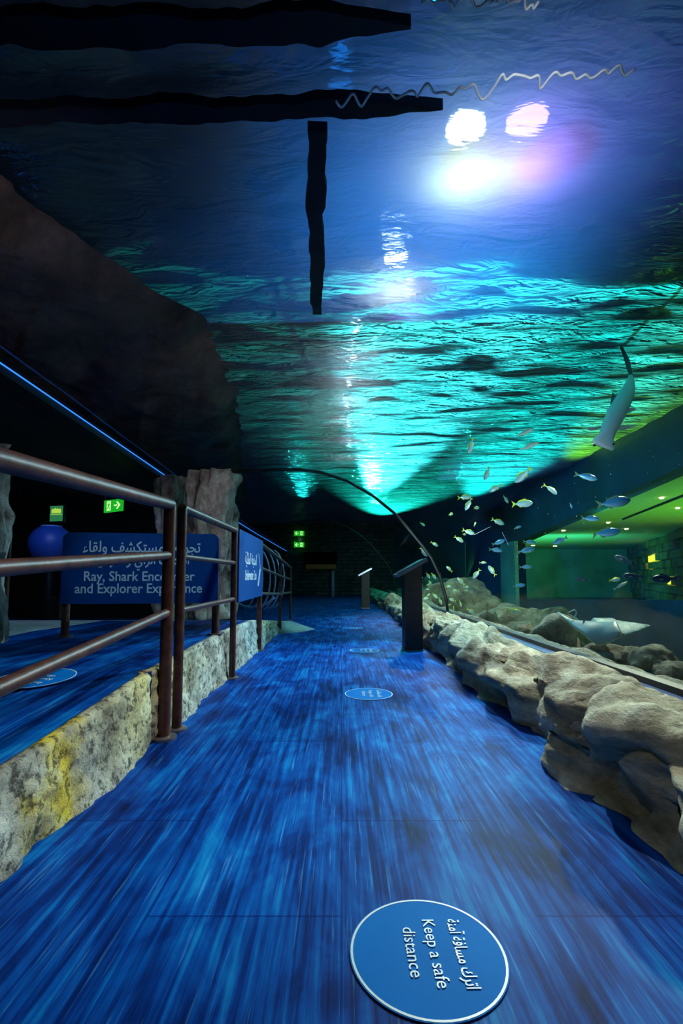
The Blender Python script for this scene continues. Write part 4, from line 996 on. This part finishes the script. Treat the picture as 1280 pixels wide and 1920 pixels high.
# gallery
area((8.5,10,.0), (8.5,10.5,2.3), 210, (.22,.95,.04), 5, 9)
area((8,20,.0), (8.5,21,2.3), 130, (.12,1,.12), 5, 6)
area((8,17,.6), (8.5,27,.9), 120, (.02,.80,.60), 3, 1.5)
# tank: gravel and rocks
spot((3.4,5.4,2.7), (1.8,3.9,.2), 420, (.90,1,.72), 72, .05)
spot((3.5,4.6,2.4), (3.6,4.9,-.9), 420, (.05,.9,.85), 28, .05)
spot((2.2,7.5,2.85), (2.0,8.0,.2), 200, (.75,1,.75), 85, .05)
area((3.2,12,2.8), (3.2,11.5,0), 10, (.1,.5,.9), 2, 6)
# light from the walk side into the tank
spot((.9,3.3,1.5), (2.5,5.6,1.85), 170, (.65,.97,1), 64, .1)
spot((.9,5.0,1.2), (1.9,8.0,.9), 170, (.75,1,.95), 60, .1)
spot((1.75,1.9,1.2), (2.25,4.0,2.15), 16, (.50,.95,1), 36, .1)
# above the water: coloured floods grazing the surface
spot((1.05,17.5,3.9), (1.0,7.0,3.0), 80000, (.05,.80,.80), 11, .08, 1, 'cyan_flood')
spot((4.0,17.5,3.9), (3.05,7,3.0), 26000, (.01,.85,.72), 14, .08, 1, 'cyan_flood')
spot((1.5,19.6,3.9), (1.5,12,3.0), 9000, (.01,.85,.60), 30, .08, 1, 'cyan_flood')
spot((-1.4,17,3.7), (-.75,7.5,3.0), 500, (.01,.75,.70), 14, .08, 1, 'cyan_flood')
spot((4.6,11.0,3.6), (3.9,5,3.0), 1500, (.25,1,.03), 22, .08, .8, 'green_flood')
p = PZ(840,400,3.0); spot((p.x,p.y,4.3), p, 60, (.004,.28,1), 100, .1, 1, 'blue_flood')
p = PZ(930,560,3.0); spot((p.x,p.y,4.0), p, 26, (.01,.35,1), 100, .1, 1, 'blue_flood')
p = PZ(1000,350,3.0); spot((p.x,p.y,4.3), p, 14, (.03,.16,1), 100, .1, 1, 'blue_flood')
p = PZ(640,560,3.0); spot((p.x,p.y,4.6), p, 24, (.004,.26,1), 100, .1, 1, 'blue_flood')
p = PZ(872,265,3.0); spot((p.x,p.y,3.4), p, 1.2, (.9,1,.75), 50, .03, 1, 'white_flood')
p = PZ(985,260,3.0); spot((p.x,p.y,3.4), p, 2.6, (.36,.14,1), 90, .03, 1, 'violet_flood')
p = PZ(740,500,3.0); spot((p.x,p.y,3.4), p, .8, (.8,.95,1), 50, .03, 1, 'white_flood')
spot((-.2,.5,2.0), (1.05,1.5,.1), 14, (.95,.97,.9), 50, .05)
spot((.6,1.3,2.5), (.9,2.1,2.9), 16, (.9,.95,1), 60, .05, 1, 'glint_fill')  # added fill from below that brightens the white light lines

w = bpy.data.worlds.new('world'); S.world = w; w.use_nodes = True
w.node_tree.nodes['Background'].inputs[0].default_value = (.02,.06,.14,1); w.node_tree.nodes['Background'].inputs[1].default_value = .05
S.view_settings.view_transform = 'Standard'; S.view_settings.look = 'None'; S.view_settings.exposure = 0; S.view_settings.gamma = 1
S.cycles.use_denoising = True; S.cycles.max_bounces = 10; S.cycles.transparent_max_bounces = 16
S.cycles.sample_clamp_indirect = 4; S.cycles.blur_glossy = 1
S.cycles.caustics_reflective = False
